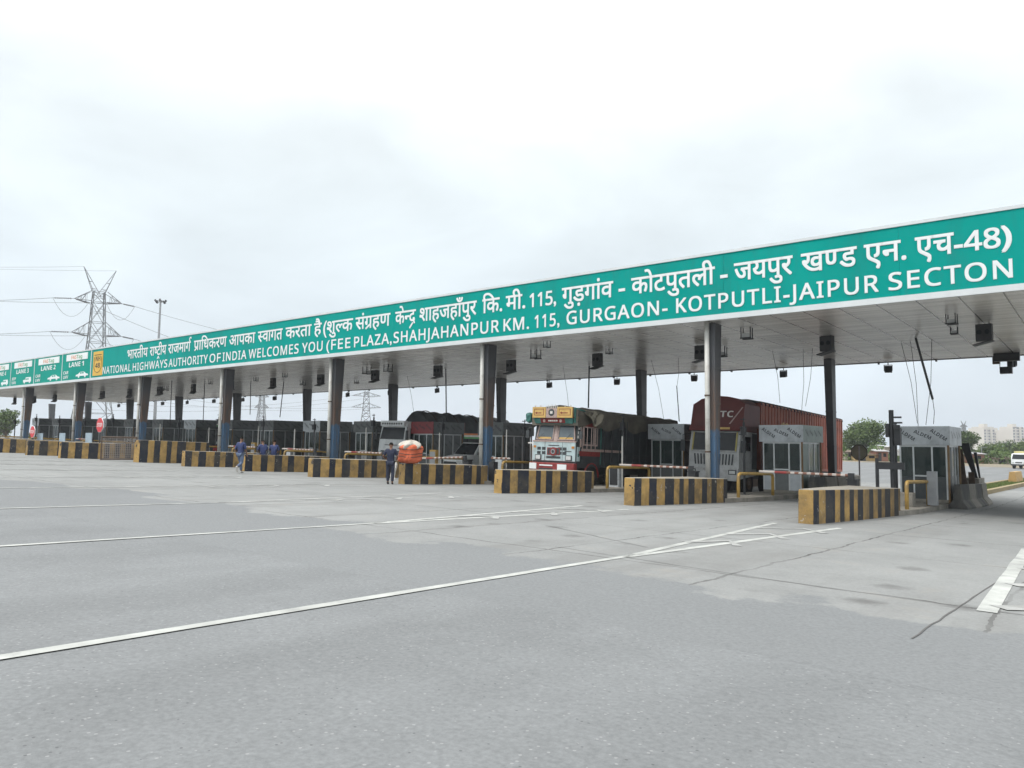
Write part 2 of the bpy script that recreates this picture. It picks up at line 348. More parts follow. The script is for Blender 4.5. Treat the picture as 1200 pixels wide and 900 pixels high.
M['rope'] = mat('dark_rope', (.06, .04, .03), .9)

# ------------------------------------------------------------------ mesh builder
class MB:
    def __init__(s): s.v = []; s.f = []; s.m = []; s.mats = []
    def mi(s, m):
        if m not in s.mats: s.mats.append(m)
        return s.mats.index(m)
    def add(s, vs, fs, m=None):
        b = len(s.v); s.v += [tuple(q) for q in vs]
        k = s.mi(m) if m else 0
        for f in fs: s.f.append(tuple(b + i for i in f)); s.m.append(k)
        return s
    def box(s, x0, x1, y0, y1, z0, z1, m=None):
        v = [(x0, y0, z0), (x1, y0, z0), (x1, y1, z0), (x0, y1, z0), (x0, y0, z1), (x1, y0, z1), (x1, y1, z1), (x0, y1, z1)]
        return s.add(v, [(0, 3, 2, 1), (4, 5, 6, 7), (0, 1, 5, 4), (1, 2, 6, 5), (2, 3, 7, 6), (3, 0, 4, 7)], m)
    def hexa(s, bot, top, m=None):
        k = len(bot)
        return s.add(list(bot) + list(top), [tuple(range(k - 1, -1, -1)), tuple(range(k, 2 * k))] + [(i, (i + 1) % k, k + (i + 1) % k, k + i) for i in range(k)], m)
    def prism_x(s, prof, x0, x1, m=None):          # profile in (y, z)
        return s.hexa([(x0, y, z) for y, z in prof], [(x1, y, z) for y, z in prof], m)
    def prism_y(s, prof, y0, y1, m=None):          # profile in (x, z)
        return s.hexa([(x, y0, z) for x, z in prof], [(x, y1, z) for x, z in prof], m)
    def prism_z(s, prof, z0, z1, m=None):
        return s.hexa([(x, y, z0) for x, y in prof], [(x, y, z1) for x, y in prof], m)
    def tube(s, pts, r, n=6, m=None, cap=True):
        pts = [Vector(p) for p in pts]; rs = r if isinstance(r, (list, tuple)) else [r] * len(pts)
        base = len(s.v); vs = []; prev = None
        for i, p in enumerate(pts):
            d = (pts[min(i + 1, len(pts) - 1)] - pts[max(i - 1, 0)]).normalized()
            if prev is None:
                a = Vector((0, 0, 1)) if abs(d.z) < .9 else Vector((1, 0, 0))
                u = d.cross(a).normalized()
            else: u = (prev - d * prev.dot(d)).normalized()
            prev = u; q = d.cross(u)
            for k in range(n):
                an = 2 * math.pi * (k + .5) / n
                vs.append(p + (u * math.cos(an) + q * math.sin(an)) * rs[i])
        fs = []
        for i in range(len(pts) - 1):
            for k in range(n):
                fs.append((i * n + k, i * n + (k + 1) % n, (i + 1) * n + (k + 1) % n, (i + 1) * n + k))
        if cap: fs += [tuple(range(n - 1, -1, -1)), tuple(range((len(pts) - 1) * n, len(pts) * n))]
        return s.add(vs, fs, m)
    def disc_x(s, c, r, wd, n=16, m=None):          # wheel-like cylinder along x
        return s.tube([(c[0] - wd / 2, c[1], c[2]), (c[0] + wd / 2, c[1], c[2])], r, n, m)
    def build(s, name, m=None, parent=None, loc=None, smooth=False, rz=0):
        me = bpy.data.meshes.new(name); me.from_pydata(s.v, [], s.f)
        for q in (s.mats or [m]): me.materials.append(q)
        if s.mats: me.polygons.foreach_set('material_index', s.m)
        bm = bmesh.new(); bm.from_mesh(me); bmesh.ops.recalc_face_normals(bm, faces=bm.faces); bm.to_mesh(me); bm.free()
        if smooth: me.polygons.foreach_set('use_smooth', [True] * len(me.polygons))
        o = bpy.data.objects.new(name, me); C.objects.link(o)
        if parent: o.parent = parent
        if loc is not None: o.location = loc
        if rz: o.rotation_euler.z = rz
        return o
def bevel(o, wd=.02, seg=2):
    b = o.modifiers.new('edge', 'BEVEL'); b.width = wd; b.segments = seg; b.limit_method = 'ANGLE'; b.angle_limit = R(40)
    return o
def tag(o, label=None, cat=None, group=None, kind=None):
    for k, v in (('label', label), ('category', cat), ('group', group), ('kind', kind)):
        if v: o[k] = v
    return o
def empty(name, loc=(0, 0, 0), label=None, cat=None, group=None, rz=0):
    o = bpy.data.objects.new(name, None); C.objects.link(o); o.location = loc; o.rotation_euler.z = rz; o.empty_display_size = .2
    return tag(o, label, cat, group)
def settle(o, x, y, rz=0, dz=0):
    """stand on the sloping ground"""
    o.location = (x, y, G(x, y) + dz)
    n = Vector((G(x - .5, y) - G(x + .5, y), G(x, y - .5) - G(x, y + .5), 1)).normalized()
    o.rotation_euler = (n.to_track_quat('Z', 'Y').to_matrix() @ Matrix.Identity(3)).to_euler() if False else (Vector((0, 0, 1)).rotation_difference(n) @ Matrix.Rotation(rz, 3, 'Z').to_quaternion()).to_euler()
    return o
def copy_tree(o, parent=None):
    c = o.copy(); C.objects.link(c); c.parent = parent
    for ch in list(o.children):
        copy_tree(ch, c)
    return c
ORD = ['first', 'second', 'third', 'fourth', 'fifth', 'sixth', 'seventh', 'eighth', 'ninth', 'tenth', 'eleventh', 'twelfth', 'thirteenth', 'fourteenth', 'fifteenth', 'sixteenth', 'seventeenth', 'eighteenth', 'nineteenth', 'twentieth']

# ------------------------------------------------------------------ lettering
def text_mesh(t, space=1.0):
    c = bpy.data.curves.new('t', 'FONT'); c.body = t; c.space_character = space
    o = bpy.data.objects.new('t', c); C.objects.link(o)
    bpy.context.view_layer.update()
    dg = bpy.context.evaluated_depsgraph_get()
    me = bpy.data.meshes.new_from_object(o.evaluated_get(dg))
    v = [(q.co.x, q.co.y) for q in me.vertices]; f = [tuple(p.vertices) for p in me.polygons]
    bpy.data.objects.remove(o); bpy.data.curves.remove(c); bpy.data.meshes.remove(me)
    return v, f
def bold(t):
    r = ''
    for c in t:
        if 'A' <= c <= 'Z': r += chr(0x1D5D4 + ord(c) - 65)
        elif 'a' <= c <= 'z': r += chr(0x1D5EE + ord(c) - 97)
        elif c.isdigit(): r += chr(0x1D7EC + ord(c) - 48)
        else: r += c
    return r
def sans(t):
    r = ''
    for c in t:
        if 'A' <= c <= 'Z': r += chr(0x1D5A0 + ord(c) - 65)
        elif c.isdigit(): r += chr(0x1D7E2 + ord(c) - 48)
        else: r += c
    return r
def half(t):
    """half form of a consonant: cut the stem away, keep the head line"""
    v, f = text_mesh(t)
    x1 = max(p[0] for p in v)
    me = bpy.data.meshes.new('h'); me.from_pydata([(a, b, 0) for a, b in v], [], f)
    bm = bmesh.new(); bm.from_mesh(me)
    bmesh.ops.bisect_plane(bm, geom=bm.verts[:] + bm.edges[:] + bm.faces[:], plane_co=(x1 - .185, 0, 0), plane_no=(1, 0, 0), clear_outer=True)
    bm.verts.index_update()
    v = [(q.co.x, q.co.y) for q in bm.verts]; f = [tuple(q.index for q in p.verts) for p in bm.faces]
    bm.free(); bpy.data.meshes.remove(me)
    return v, f
def hindi(pieces):
    V, F, cur, last = [], [], 0.0, 0.0
    def put(v, f, dx=0):
        b = len(V); V.extend((x + dx, y) for x, y in v); F.extend(tuple(b + i for i in q) for q in f)
    def stroke(pts, wd):
        for (x0, y0), (x1, y1) in zip(pts, pts[1:]):
            d = Vector((x1 - x0, y1 - y0)).normalized(); nx, ny = -d.y * wd / 2, d.x * wd / 2
            b = len(V); V.extend([(x0 + nx, y0 + ny), (x0 - nx, y0 - ny), (x1 - nx, y1 - ny), (x1 + nx, y1 + ny)]); F.append((b, b + 1, b + 2, b + 3))
    for p in pieces:
        if p == '_rakar': stroke([(cur - .15, .20), (cur - .30, .10), (cur - .47, -.02)], .065)
        elif p == '_rakar_low': stroke([(cur - .42, -.26), (cur - .27, -.10), (cur - .12, -.26)], .06)
        elif p == '_rakar_da': stroke([(cur - .22, -.02), (cur - .34, -.14), (cur - .46, -.26)], .06)
        elif p == '_reph': stroke([(cur - .06, .63), (cur - .15, .76), (cur - .10, .88), (cur + .02, .90), (cur + .06, .84)], .06)
        else:
            if p.startswith('h:'): v, f = half(p[2:])
            else: v, f = text_mesh(p)
            put(v, f, cur)
            on = [x for x, y in v if y < .63] or [x for x, y in v]
            cur += max(on) - .012
    return V, F
def fit_text(mb, vf, x0, x1, z_base, scale_z, y, m, bolder=0.0, to_local=None):
    """lay a word between x0 and x1 in the plane y = const, baseline z_base"""
    v, f = vf
    a = min(p[0] for p in v); b = max(p[0] for p in v)
    kx = (x1 - x0) / (b - a)
    shifts = [(0, 0)] if not bolder else [(-bolder, -bolder), (bolder, -bolder), (-bolder, bolder), (bolder, bolder), (0, 0)]
    for i, (dx, dz) in enumerate(shifts):
        mb.add([(x0 + (px - a) * kx + dx, y - i * .0015, z_base + pz * scale_z + dz) for px, pz in v], f, m)

# ================================================================== GROUND
def sheet(name, xs, ys, lift, m):
    mb = MB()
    vs = [(x, y, G(x, y) + (.0006 if y == 6.0 else lift)) for y in ys for x in xs]; nx = len(xs)
    mb.add(vs, [(j * nx + i, j * nx + i + 1, (j + 1) * nx + i + 1, (j + 1) * nx + i) for j in range(len(ys) - 1) for i in range(nx - 1)])
    return tag(mb.build(name, m), kind='structure')
sheet('ground', [-3500, -600, -100, 5, 600, 3500], [-500, -15, 40, 50, 600, 3500], -.05, M['earth'])
sheet('asphalt_road', [-140, -100, 5, 90], [-60, -15, 40, 50, 133], 0, M['asphalt'])
sheet('concrete_apron', [-100, 5, 30], [6.0, 14, 40, 50, 60], .005, M['slab'])
def strip(mb, pts, wd, lift=.010, m=None, jit=0.0):
    pts = [Vector(p) for p in pts]
    out = []
    for a, b in zip(pts, pts[1:]):
        k = max(1, int((b - a).length / 1.0))
        cuts = {i / k for i in range(k + 1)}
        for yb in (-15, 40, 50):
            if (a.y - yb) * (b.y - yb) < 0: cuts.add((yb - a.y) / (b.y - a.y))
        for t in sorted(cuts):
            q = a.lerp(b, t)
            if not out or (q - out[-1]).length > 1e-4: out.append(q)
    vs = []
    for i, q in enumerate(out):
        d = (out[min(i + 1, len(out) - 1)] - out[max(i - 1, 0)]).normalized(); nrm = Vector((-d.y, d.x)) * wd / 2
        for s_ in (1, -1):
            r = q + nrm * s_ * (1 + random.uniform(-jit, jit)); vs.append((r.x, r.y, G(r.x, r.y) + lift))
    mb.add(vs, [(2 * i, 2 * i + 1, 2 * i + 3, 2 * i + 2) for i in range(len(out) - 1)], m)
SP = 5.83
def IX(k): return -6.2 - SP * k
mb = MB(); wm = MB()
for k in range(0, 16):
    c = -5.85 - 5.66 * k if k < 3 else IX(k) + .2
    strip(mb, [(c - .05, -40), (c, 10.4)], .125, jit=.12)
    strip(mb if k < 2 else wm, [(c + .03, 10.2), (IX(k) + .95, 19.6)], .15, jit=.15)
    strip(mb if k < 2 else wm, [(c - .03, 10.6), (IX(k) - .55, 19.4)], .15, jit=.15)
    for j in range(3):
        y = 13.2 + j * 2.2; hw = .16 + .55 * (y - 10.3) / 9
        strip(wm, [(c - hw, y - .2), (c + .1, y + .8), (c + hw + .2, y + .1)], .2, lift=.014, jit=.2)
# hatching before the island that stands beyond the frame edge
strip(mb, [(-1.12, 9.7), (-1.22, 13), (-1.38, 18.5)], .2, jit=.12)
for j in range(4):
    strip(wm, [(-1.05 - .06 * j, 10.1 + 2.2 * j), (.9, 11.9 + 2.2 * j)], .28, lift=.014, jit=.1)
strip(wm, [(1.6, 9.7), (1.75, 18.5)], .2)
tag(mb.build('lane_markings', M['paint']), kind='structure')
tag(wm.build('worn_lane_markings', M['wornpaint']), kind='structure')
mb = MB()
for j in range(9):
    a = on_g(1168, 558); d = Vector((a.x, a.y)).normalized()
    q = Vector((a.x - 7, a.y - 6)) + Vector((.35, 1)).normalized() * j * 7
    strip(mb, [(q.x, q.y), (q.x + .9, q.y + 2.6)], .14)
for off in (0, 14):
    strip(mb, [(-35, 58 + off * 2.6), (0, 62 + off * 2.6), (60, 66 + off * 2.6)], .15)
tag(mb.build('road_dashes', M['paint']), kind='structure')
# dark patches of spilt oil and hairline cracks
mb = MB()
def crack(pts):
    out = [Vector(pts[0])]
    for a, b in zip(pts, pts[1:]):
        a, b = Vector(a), Vector(b)
        for i in range(1, 13): 
            q = a.lerp(b, i / 12)
            if i < 12: q += Vector((random.uniform(-.012, .012), random.uniform(-.012, .012)))
            out.append(q)
    strip(mb, [tuple(q) for q in out], .016, lift=.009, jit=.5)
crack([(-1.45, 7.6), (-1.35, 11), (-1.1, 17)])
crack([(-7.2, 10.3), (-3.4, 9.9), (.5, 9.8)])
crack([(-9.5, 13.2), (-6.2, 11.6)])
tag(mb.build('crack_lines', mat('crack_filler', (.085, .083, .08), .9)), kind='structure')

# ================================================================== CANOPY
YF, ZB, ZT = 27.5, 6.39, 9.05         # front face, bottom and top of the fascia
XL, XR = -104.0, 7.0
YR = 46.5
can = empty('toll_canopy', (-46, 37, 0), 'long steel toll plaza canopy with pale strip ceiling and two rows of columns', 'canopy')
def cpart(mb, name, m=None, par=None):
    o = mb.build(name, m); o.parent = par or can
    if par is None: o.matrix_parent_inverse = Matrix.Translation((46, -37, 0))
    return o
mb = MB(); nx = 60
mb.box(XL, XR, YF + .06, YR, ZB + .02, ZB + .12)
cpart(mb, 'ceiling_cladding', M['soffit'])
mb = MB(); mb.prism_x([(YF + .2, ZB + .13), (YF + .2, 8.2), (37, 8.7), (YR - .1, 7.4), (YR - .1, ZB + .13)], XL + .1, XR - .1)
cpart(mb, 'roof', M['roof'])
mb = MB(); mb.box(XL, XR, YR, YR + .12, ZB - .02, ZB + .5)
x = XL + 1
while x < XR: mb.box(x, x + .08, YR - .03, YR + .15, ZB - .1, ZB - .02); x += 2.9
cpart(mb, 'rear_gutter', M['dark'])
M['duct'] = mat('grimy_seam', (.05, .05, .052), .6)
colx = [-12.2 - 2 * SP * j for j in range(-1, 8)]
for x in colx:
    zb = G(x, 28.3) + .15
    h = ZB - zb
    mb = MB()
    bw, tw, f, db, dt = .13, .15, .035, .30, .62
    # tapered I-section: front flange upright, rear flange leaning
    mb.hexa([(-bw, 0, 0), (bw, 0, 0), (bw, f, 0), (-bw, f, 0)], [(-tw, 0, h), (tw, 0, h), (tw, f, h), (-tw, f, h)])
    mb.hexa([(-bw, db, 0), (bw, db, 0), (bw, db + f, 0), (-bw, db + f, 0)], [(-tw, dt, h), (tw, dt, h), (tw, dt + f, h), (-tw, dt + f, h)])
    mb.hexa([(bw - .05, f, 0), (bw - .02, f, 0), (bw - .02, db, 0), (bw - .05, db, 0)], [(tw - .05, f, h), (tw - .02, f, h), (tw - .02, dt, h), (tw - .05, dt, h)])
    mb.hexa([(-bw + .02, f, 0), (-bw + .05, f, 0), (-bw + .05, db, 0), (-bw + .02, db, 0)], [(-tw + .02, f, h), (-tw + .05, f, h), (-tw + .05, dt, h), (-tw + .02, dt, h)])
    for zz in (2.3, 3.6, 5.0):
        wz = bw + (tw - bw) * zz / h
        mb.box(-wz - .012, wz + .012, -.012, db + (dt - db) * zz / h + f + .012, zz, zz + .05)
    c = cpart(mb, 'column', M['col']); c.matrix_parent_inverse = Matrix.Translation((46, -37, 0)); c.location = (x, 28.1, zb)
    mb = MB(); mb.box(-.36, .36, -.2, .58, 0, .06)
    for sx_ in (-.13, .13): mb.prism_x([(.36, .06), (.36, .5), (.54, .06)], sx_ - .015, sx_ + .015); mb.prism_x([(0, .06), (0, .45), (-.16, .06)], sx_ - .015, sx_ + .015)
    b = mb.build('base_plate', M['col'], c)
    p = MB().tube([(-.12, -.14, .05), (-.12, -.14, h)], .095, 12)
    p2 = p.build('drain_pipe', M['pvc'], c, smooth=True)
    q = MB()
    for zz in (1.7, 3.9): q.tube([(-.12, -.14, zz), (-.12, -.14, zz + .06)], .115, 12)
    q.build('pipe_clamp', M['rust'], c)
for j in range(-1, 10):
    x = -11.95 - 2 * SP * j
    if x > XR: continue
    zb = G(x, 43.3); h = ZB - zb
    mb = MB()
    mb.hexa([(-.17, .0, 0), (.17, .0, 0), (.17, .40, 0), (-.17, .40, 0)], [(-.2, -.36, h), (.2, -.36, h), (.2, .42, h), (-.2, .42, h)])
    for zz in (2.5, 4.4): mb.box(-.205, .205, -.36 * zz / h - .02, .435, zz, zz + .05)
    c = cpart(mb, 'rear_column', M['col_rear']); c.location = (x, 43.3, zb)

# ---- the fascia sign
def px_x(px): return px * 1.0
def SX(px):                       # picture column on the fascia -> X in the fascia plane
    d = ray(px, 400); return YF * d.x / d.y
C8 = lambda u: SX(90 + u / 2.105)
C7 = lambda u: SX(640 + u / 2.143)
x_sign0 = SX(108)
sign = empty('highway_sign', (x_sign0, YF, ZB), 'long green welcome sign with white Hindi and English lettering along the canopy edge', 'sign')
def spart(mb, name, m=None, par=sign, at=None):
    o = mb.build(name, m); o.parent = par
    o.matrix_parent_inverse = Matrix.Translation(-Vector(at or sign.location)); return o
bd = MB(); xs = [x_sign0 + (XR - x_sign0) * i / 12 for i in range(13)]
for a, b in zip(xs, xs[1:]): bd.box(a + .003, b - .003, YF + random.uniform(0, .01), YF + .05, ZB + .21, ZT - .11)
spart(bd, 'board', M['green'])
tr = MB().box(x_sign0, XR, YF - .03, YF + .06, ZB, ZB + .205); tr.box(x_sign0, XR, YF - .03, YF + .06, ZT - .105, ZT)
tr.box(x_sign0, x_sign0 + .10, YF - .028, YF + .05, ZB + .205, ZT - .105)
spart(tr, 'border', M['trim'])
eng = MB(); YT = YF - .012
CAP = .57 / .714
E_words = [('NATIONAL', C8(68), C8(137)), ('HIGHWAYS', C8(142), C8(226)), ('AUTHORITY', C8(230), C8(325)), ('OF', C8(330), C8(357)), ('INDIA', C8(362), C8(420)), ('WELCOMES', C8(426), C8(548)), ('YOU', C8(557), C8(607)),
           ('(FEE', C8(617), C8(675)), ('PLAZA,', C8(685), C8(777)), ('SHAHJAHANPUR', C8(782), C8(1041)), ('KM.', C8(1053), C8(1115)), ('115,', C8(1130), C8(1190)),
           ('GURGAON-', C7(52), C7(305)), ('KOTPUTLI-JAIPUR', C7(328), C7(838)), ('SECTON', C7(865), C7(1178))]
for t, a, b in E_words: fit_text(eng, text_mesh(sans(t), 1.13), a, b, ZB + .43, CAP, YT, M['white'], .013)
spart(eng, 'english_lettering')
hin = MB(); HZ = .66 / .622
H_words = [(['भारतीय'], C8(127), C8(177)), (['रा', 'h:ष', 'ट', '_rakar_low', 'ीय'], C8(182), C8(222)), (['राजमाग', '_reph'], C8(227), C8(283)), (['प', '_rakar', 'ा', 'िध', 'करण'], C8(290), C8(370)),
           (['आपका'], C8(377), C8(440)), (['h:स', 'वागत'], C8(447), C8(507)), (['करता'], C8(515), C8(578)), (['है'], C8(585), C8(603)), (['(', 'शु', 'h:ल', 'क'], C8(608), C8(680)),
           (['संग', '_rakar', 'हण'], C8(687), C8(772)), (['के', 'h:न', 'द', '_rakar_da'], C8(785), C8(835)), (['शाहजहाँपुर'], C8(845), C8(985)), (['िक', '.'], C8(1000), C8(1048)), (['मी', '.'], C8(1058), C8(1105)),
           (['गुड़गांव'], C7(40), C7(168)), (['-'], C7(183), C7(198)), (['कोटपुतली'], C7(215), C7(425)), (['-'], C7(440), C7(457)), (['जयपुर'], C7(475), C7(622)), (['ख', 'h:ण', 'ड'], C7(645), C7(785)), (['एन', '.'], C7(805), C7(910)), (['एच'], C7(935), C7(1032))]
for t, a, b in H_words: fit_text(hin, hindi(t), a, b, ZB + 1.42, HZ, YT, M['white'], .015)
fit_text(hin, text_mesh(sans('115,')), C8(1117), C7(24), ZB + 1.42, .62 / .714, YT, M['white'], .016)
fit_text(hin, text_mesh(sans('-48')), C7(1034), C7(1150), ZB + 1.42, .62 / .714, YT, M['white'], .016)
fit_text(hin, text_mesh(')'), C7(1155), C7(1178), ZB + 1.46, .86, YT, M['white'], .025)
spart(hin, 'hindi_lettering')
# route marker
mb = MB(); xa, xb = SX(111), SX(122)
mb.box(xa, xb, YF - .03, YF - .002, ZB + .35, ZT - .3)
rm = spart(mb, 'route_marker', M['signyellow'])
mb = MB(); wq = xb - xa
fit_text(mb, text_mesh(bold('NH')), xa + wq * .25, xa + wq * .75, ZB + 1.55, .42 / .714, YF - .034, M['ink'])
fit_text(mb, text_mesh(bold('48')), xa + wq * .25, xa + wq * .75, ZB + .98, .42 / .714, YF - .034, M['ink'])
pts = [(xa + wq * .12, ZT - .75), (xa + wq * .12, ZB + 1.0), (xa + wq * .25, ZB + .72), (xa + wq * .5, ZB + .58), (xa + wq * .75, ZB + .72), (xa + wq * .88, ZB + 1.0), (xa + wq * .88, ZT - .75)]
for (a, b), (c, d) in zip(pts, pts[1:]): mb.tube([(a, YF - .034, b), (c, YF - .034, d)], .022, 4, M['ink'])
mb.box(xa + wq * .12, xb - wq * .12, YF - .036, YF - .031, ZT - .62, ZT - .56, M['ink'])
o = mb.build('marker_lettering'); o.parent = rm

# ---- lane signs
edges = [SX(107.5), SX(74.5), SX(42.3), SX(15), SX(-8), SX(-29)]
for k in range(5):
    x1, x0 = edges[k], edges[k + 1]; W = x1 - x0
    det = [('CAR', 'LMV', 'car'), ('CAR', 'LMV', 'car'), ('JEEP', 'VAN', 'jeep'), ('JEEP', 'VAN', 'jeep'), ('LMV', 'BUS', 'jeep')][k]
    ls = empty('lane_sign', (x0, YF, ZB), 'green lane sign reading LANE %d with white %s symbol' % (k + 1, det[2]), 'sign', 'lane signs on the canopy edge')
    at = ls.location
    spart(MB().box(x0 + .02, x1 - .02, YF, YF + .05, ZB + .21, ZT - .11), 'board', M['greenlane'], ls, at)
    tr = MB().box(x0, x1, YF - .03, YF + .06, ZB, ZB + .205); tr.box(x0, x1, YF - .03, YF + .06, ZT - .105, ZT); tr.box(x0, x0 + .09, YF - .025, YF + .05, ZB + .205, ZT - .105)
    spart(tr, 'border', M['trim'], ls, at)
    pn = spart(MB().box(x0 + W * .16, x0 + W * .9, YF - .03, YF - .002, ZT - .78, ZT - .22), 'logo_panel', M['white'], ls, at)
    mb = MB()
    fit_text(mb, text_mesh(bold('FAS')), x0 + W * .34, x0 + W * .52, ZT - .66, .32 / .714, YF - .034, M['orange'])
    fit_text(mb, text_mesh(bold('Tag')), x0 + W * .53, x0 + W * .72, ZT - .66, .32 / .714, YF - .034, M['logogreen'])
    o = mb.build('logo_lettering'); o.parent = pn
    mb = MB()
    fit_text(mb, text_mesh(bold('LANE')), x0 + W * .26, x0 + W * .66, ZT - 1.33, .40 / .714, YF - .012, M['white'])
    fit_text(mb, text_mesh(bold(str(k + 1))), x0 + W * .71, x0 + W * .78, ZT - 1.33, .40 / .714, YF - .012, M['white'])
    fit_text(mb, text_mesh(bold(det[0])), x0 + W * .07, x0 + W * .25, ZB + .75, .27 / .714, YF - .012, M['white'])
    fit_text(mb, text_mesh(bold(det[1])), x0 + W * .07, x0 + W * .25, ZB + .36, .27 / .714, YF - .012, M['white'])
    spart(mb, 'lettering', None, ls, at)
    mb = MB(); cx0, cw = x0 + W * .52, W * .42
    if det[2] == 'car': pr = [(0, .28), (.03, .5), (.2, .58), (.36, .86), (.66, .86), (.82, .58), (.97, .5), (1, .28)]
    else: pr = [(.12, .25), (.12, .6), (.3, .62), (.38, .98), (.86, .98), (.9, .6), (.9, .25)]
    mb.prism_y([(cx0 + u * cw, ZB + .3 + v * .6) for u, v in pr], YF - .02, YF - .004, M['white'])
    for u in (.25, .76):
        mb.tube([(cx0 + u * cw, YF - .022, ZB + .46), (cx0 + u * cw, YF - .003, ZB + .46)], .15, 12, M['white'])
    for u0, u1 in ((.36, .49), (.53, .66)):
        mb.box(cx0 + u0 * cw, cx0 + u1 * cw, YF - .024, YF - .018, ZB + .66, ZB + .78, M['greenlane'])
    spart(mb, 'vehicle_symbol', None, ls, at)

# ================================================================== ISLANDS
NOSE_R = {0: -6.2 / 20.05, 1: -11.72 / 20.71, 2: -17.54 / 21.42, 3: -23.34 / 22.13, 4: -29.95 / 22.46, 5: -35.59 / 22.42, 6: -42.17 / 22.71, 7: -48.32 / 22.92, 8: -49.16 / 18.77, 9: -49.71 / 17.2}
def nose_y(k):
    if k in NOSE_R: return IX(k) / NOSE_R[k]
    return 20.3
BAR_H = {7: 1.38, 8: 1.05, 9: 1.03}
NK = 17
def anchored(what, k): return what + ' ' + ORD[k] + ' island from the grassy kerb'

# booth, built once for each look, then copied
def film_print(mb, x0, x1, z0, z1, y=None, x=None, m=None, n=3, word='ALDEM', s=.2, ang=-.55):
    v, f = TXT[word]
    for i in range(n):
        u = (i + .5) / n; cx_ = x0 + (x1 - x0) * u; cz_ = (z0 + z1) / 2 + .05
        a = ang + (.12 if i % 2 else -.06); ca, sa = math.cos(a), math.sin(a)
        pts = [((px - 1.6) * s, (pz - .35) * s) for px, pz in v]
        pts = [(cx_ + px * ca - pz * sa, cz_ + px * sa + pz * ca) for px, pz in pts]
        if y is not None: mb.add([(px, y, pz) for px, pz in pts], f, m)
        else: mb.add([(x, px, pz) for px, pz in pts], f, m)
TXT = {'ALDEM': text_mesh(bold('ALDEM'))}
def make_booth(style, label):
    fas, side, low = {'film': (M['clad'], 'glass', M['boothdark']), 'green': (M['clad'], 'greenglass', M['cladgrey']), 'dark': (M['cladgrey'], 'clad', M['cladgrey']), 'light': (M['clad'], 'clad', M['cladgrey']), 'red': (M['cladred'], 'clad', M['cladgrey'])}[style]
    b = empty('toll_booth', (0, 0, 0), label, 'toll booth', 'toll booths under the canopy')
    hw, L, H = .88, 2.78, 3.0
    fl = MB().box(-hw, hw, 0, L, 0, .12); fl.build('floor_slab', M['conc'], b)
    MB().box(-hw, -hw + .06, 0.06, L - .06, .12, 1.0).box(hw - .06, hw, 1.1, L - .06, .12, 1.0).box(-hw + .06, hw - .06, L - .06, L, .12, 2.25).box(-.35, .30, 0, .05, .12, 1.0).build('lower_panel', low, b)
    wp = MB()
    for px in (-hw + .03, -.36, .33, hw - .03): wp.box(px - .03, px + .03, -.02, .05, .12, 2.25)
    for py in (1.06, 1.9, L - .1): wp.box(hw - .05, hw + .02, py - .035, py + .035, .12, 2.25)
    for py in (.1, 1.35, L - .1): wp.box(-hw - .02, -hw + .05, py - .035, py + .035, .12, 2.25)
    wp.box(-hw, hw, -.022, .052, 2.18, 2.252).box(hw - .052, hw + .022, .05, L, 2.18, 2.252).box(-hw - .022, -hw + .052, .05, L, 2.18, 2.252).box(-.33, .30, -.02, .05, 1.0, 1.06)
    wp.build('window_frame', M['alu'], b)
    MB().box(-hw + .06, -.39, .005, .02, 1.0, 2.24).build('front_window', M['glass'], b); MB().box(.36, hw - .06, .005, .02, 1.0, 2.24).build('front_window', M['glass'], b)
    MB().box(-.33, .30, .005, .02, 1.06, 2.24).build('front_window', M['glass'], b)
    for u0, u1 in ((-hw + .06, -.39), (.36, hw - .06)): MB().box(u0, u1, 0, .04, .12, 1.0).build('front_panel', M['clad'] if style == 'green' else low, b)
    if side == 'clad':
        sp = MB().box(hw - .03, hw, .06, 1.02, .12, 2.24).box(hw - .03, hw, 1.1, 1.86, 1.0, 2.24).box(hw - .03, hw, 1.94, L - .14, 1.0, 2.24)
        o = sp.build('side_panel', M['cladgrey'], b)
        q = MB(); film_print(q, .1, 2.7, .9, 2.3, x=hw + .004, n=4, s=.15); film_print(q, .3, 2.7, .3, 1.2, x=hw + .004, n=4, s=.15); q.build('film_lettering', M['fadedink'], o)
    else:
        g = M['glass'] if side == 'glass' else M['greenpane']
        MB().box(hw - .03, hw - .015, 1.1, 1.86, 1.0, 2.24).build('side_window', g, b); MB().box(hw - .03, hw - .015, 1.94, L - .14, 1.0, 2.24).build('side_window', g, b)
        d = MB().box(hw - .03, hw, .06, 1.02, .12, 2.24); d.build('side_panel', M['boothdark'] if side == 'glass' else M['cladgreen'], b)
    for v in (-.05, L): MB().tube([(hw + .05, v, 0), (hw + .05, v, 2.25)], .045, 6).build('corner_post', M['railpost'], b)
    MB().box(-hw + .02, -hw + .035, .15, 1.3, 1.0, 2.24).build('far_window', M['glass'], b); MB().box(-hw + .02, -hw + .035, 1.4, L - .15, 1.0, 2.24).build('far_window', M['glass'], b)
    MB().box(-hw + .07, .2, .5, 1.2, .85, .9).build('counter', M['dark'], b)
    MB().box(-.3, .1, .6, .65, .95, 1.35).box(-.12, -.08, .62, .64, .9, .95).build('monitor', M['dark'], b)
    # overhanging band
    fb = MB(); o_ = .13
    fb.box(-hw - o_, hw + o_, -o_, -o_ + .03, 2.25, 3.0).box(-hw - o_, -hw - o_ + .03, -o_ + .03, L + o_, 2.25, 3.0).box(-hw - o_, hw + o_, L + o_, L + o_ + .03, 2.25, 3.0)
    fo = fb.build('fascia_band', fas, b)
    sb = MB().box(hw + o_ - .03, hw + o_, -o_ + .033, L + o_ - .003, 2.252, 2.998)
    sbo = sb.build('side_band', M['cladgreen'] if style == 'green' else (M['clad'] if style == 'film' else M['cladgrey']), b)
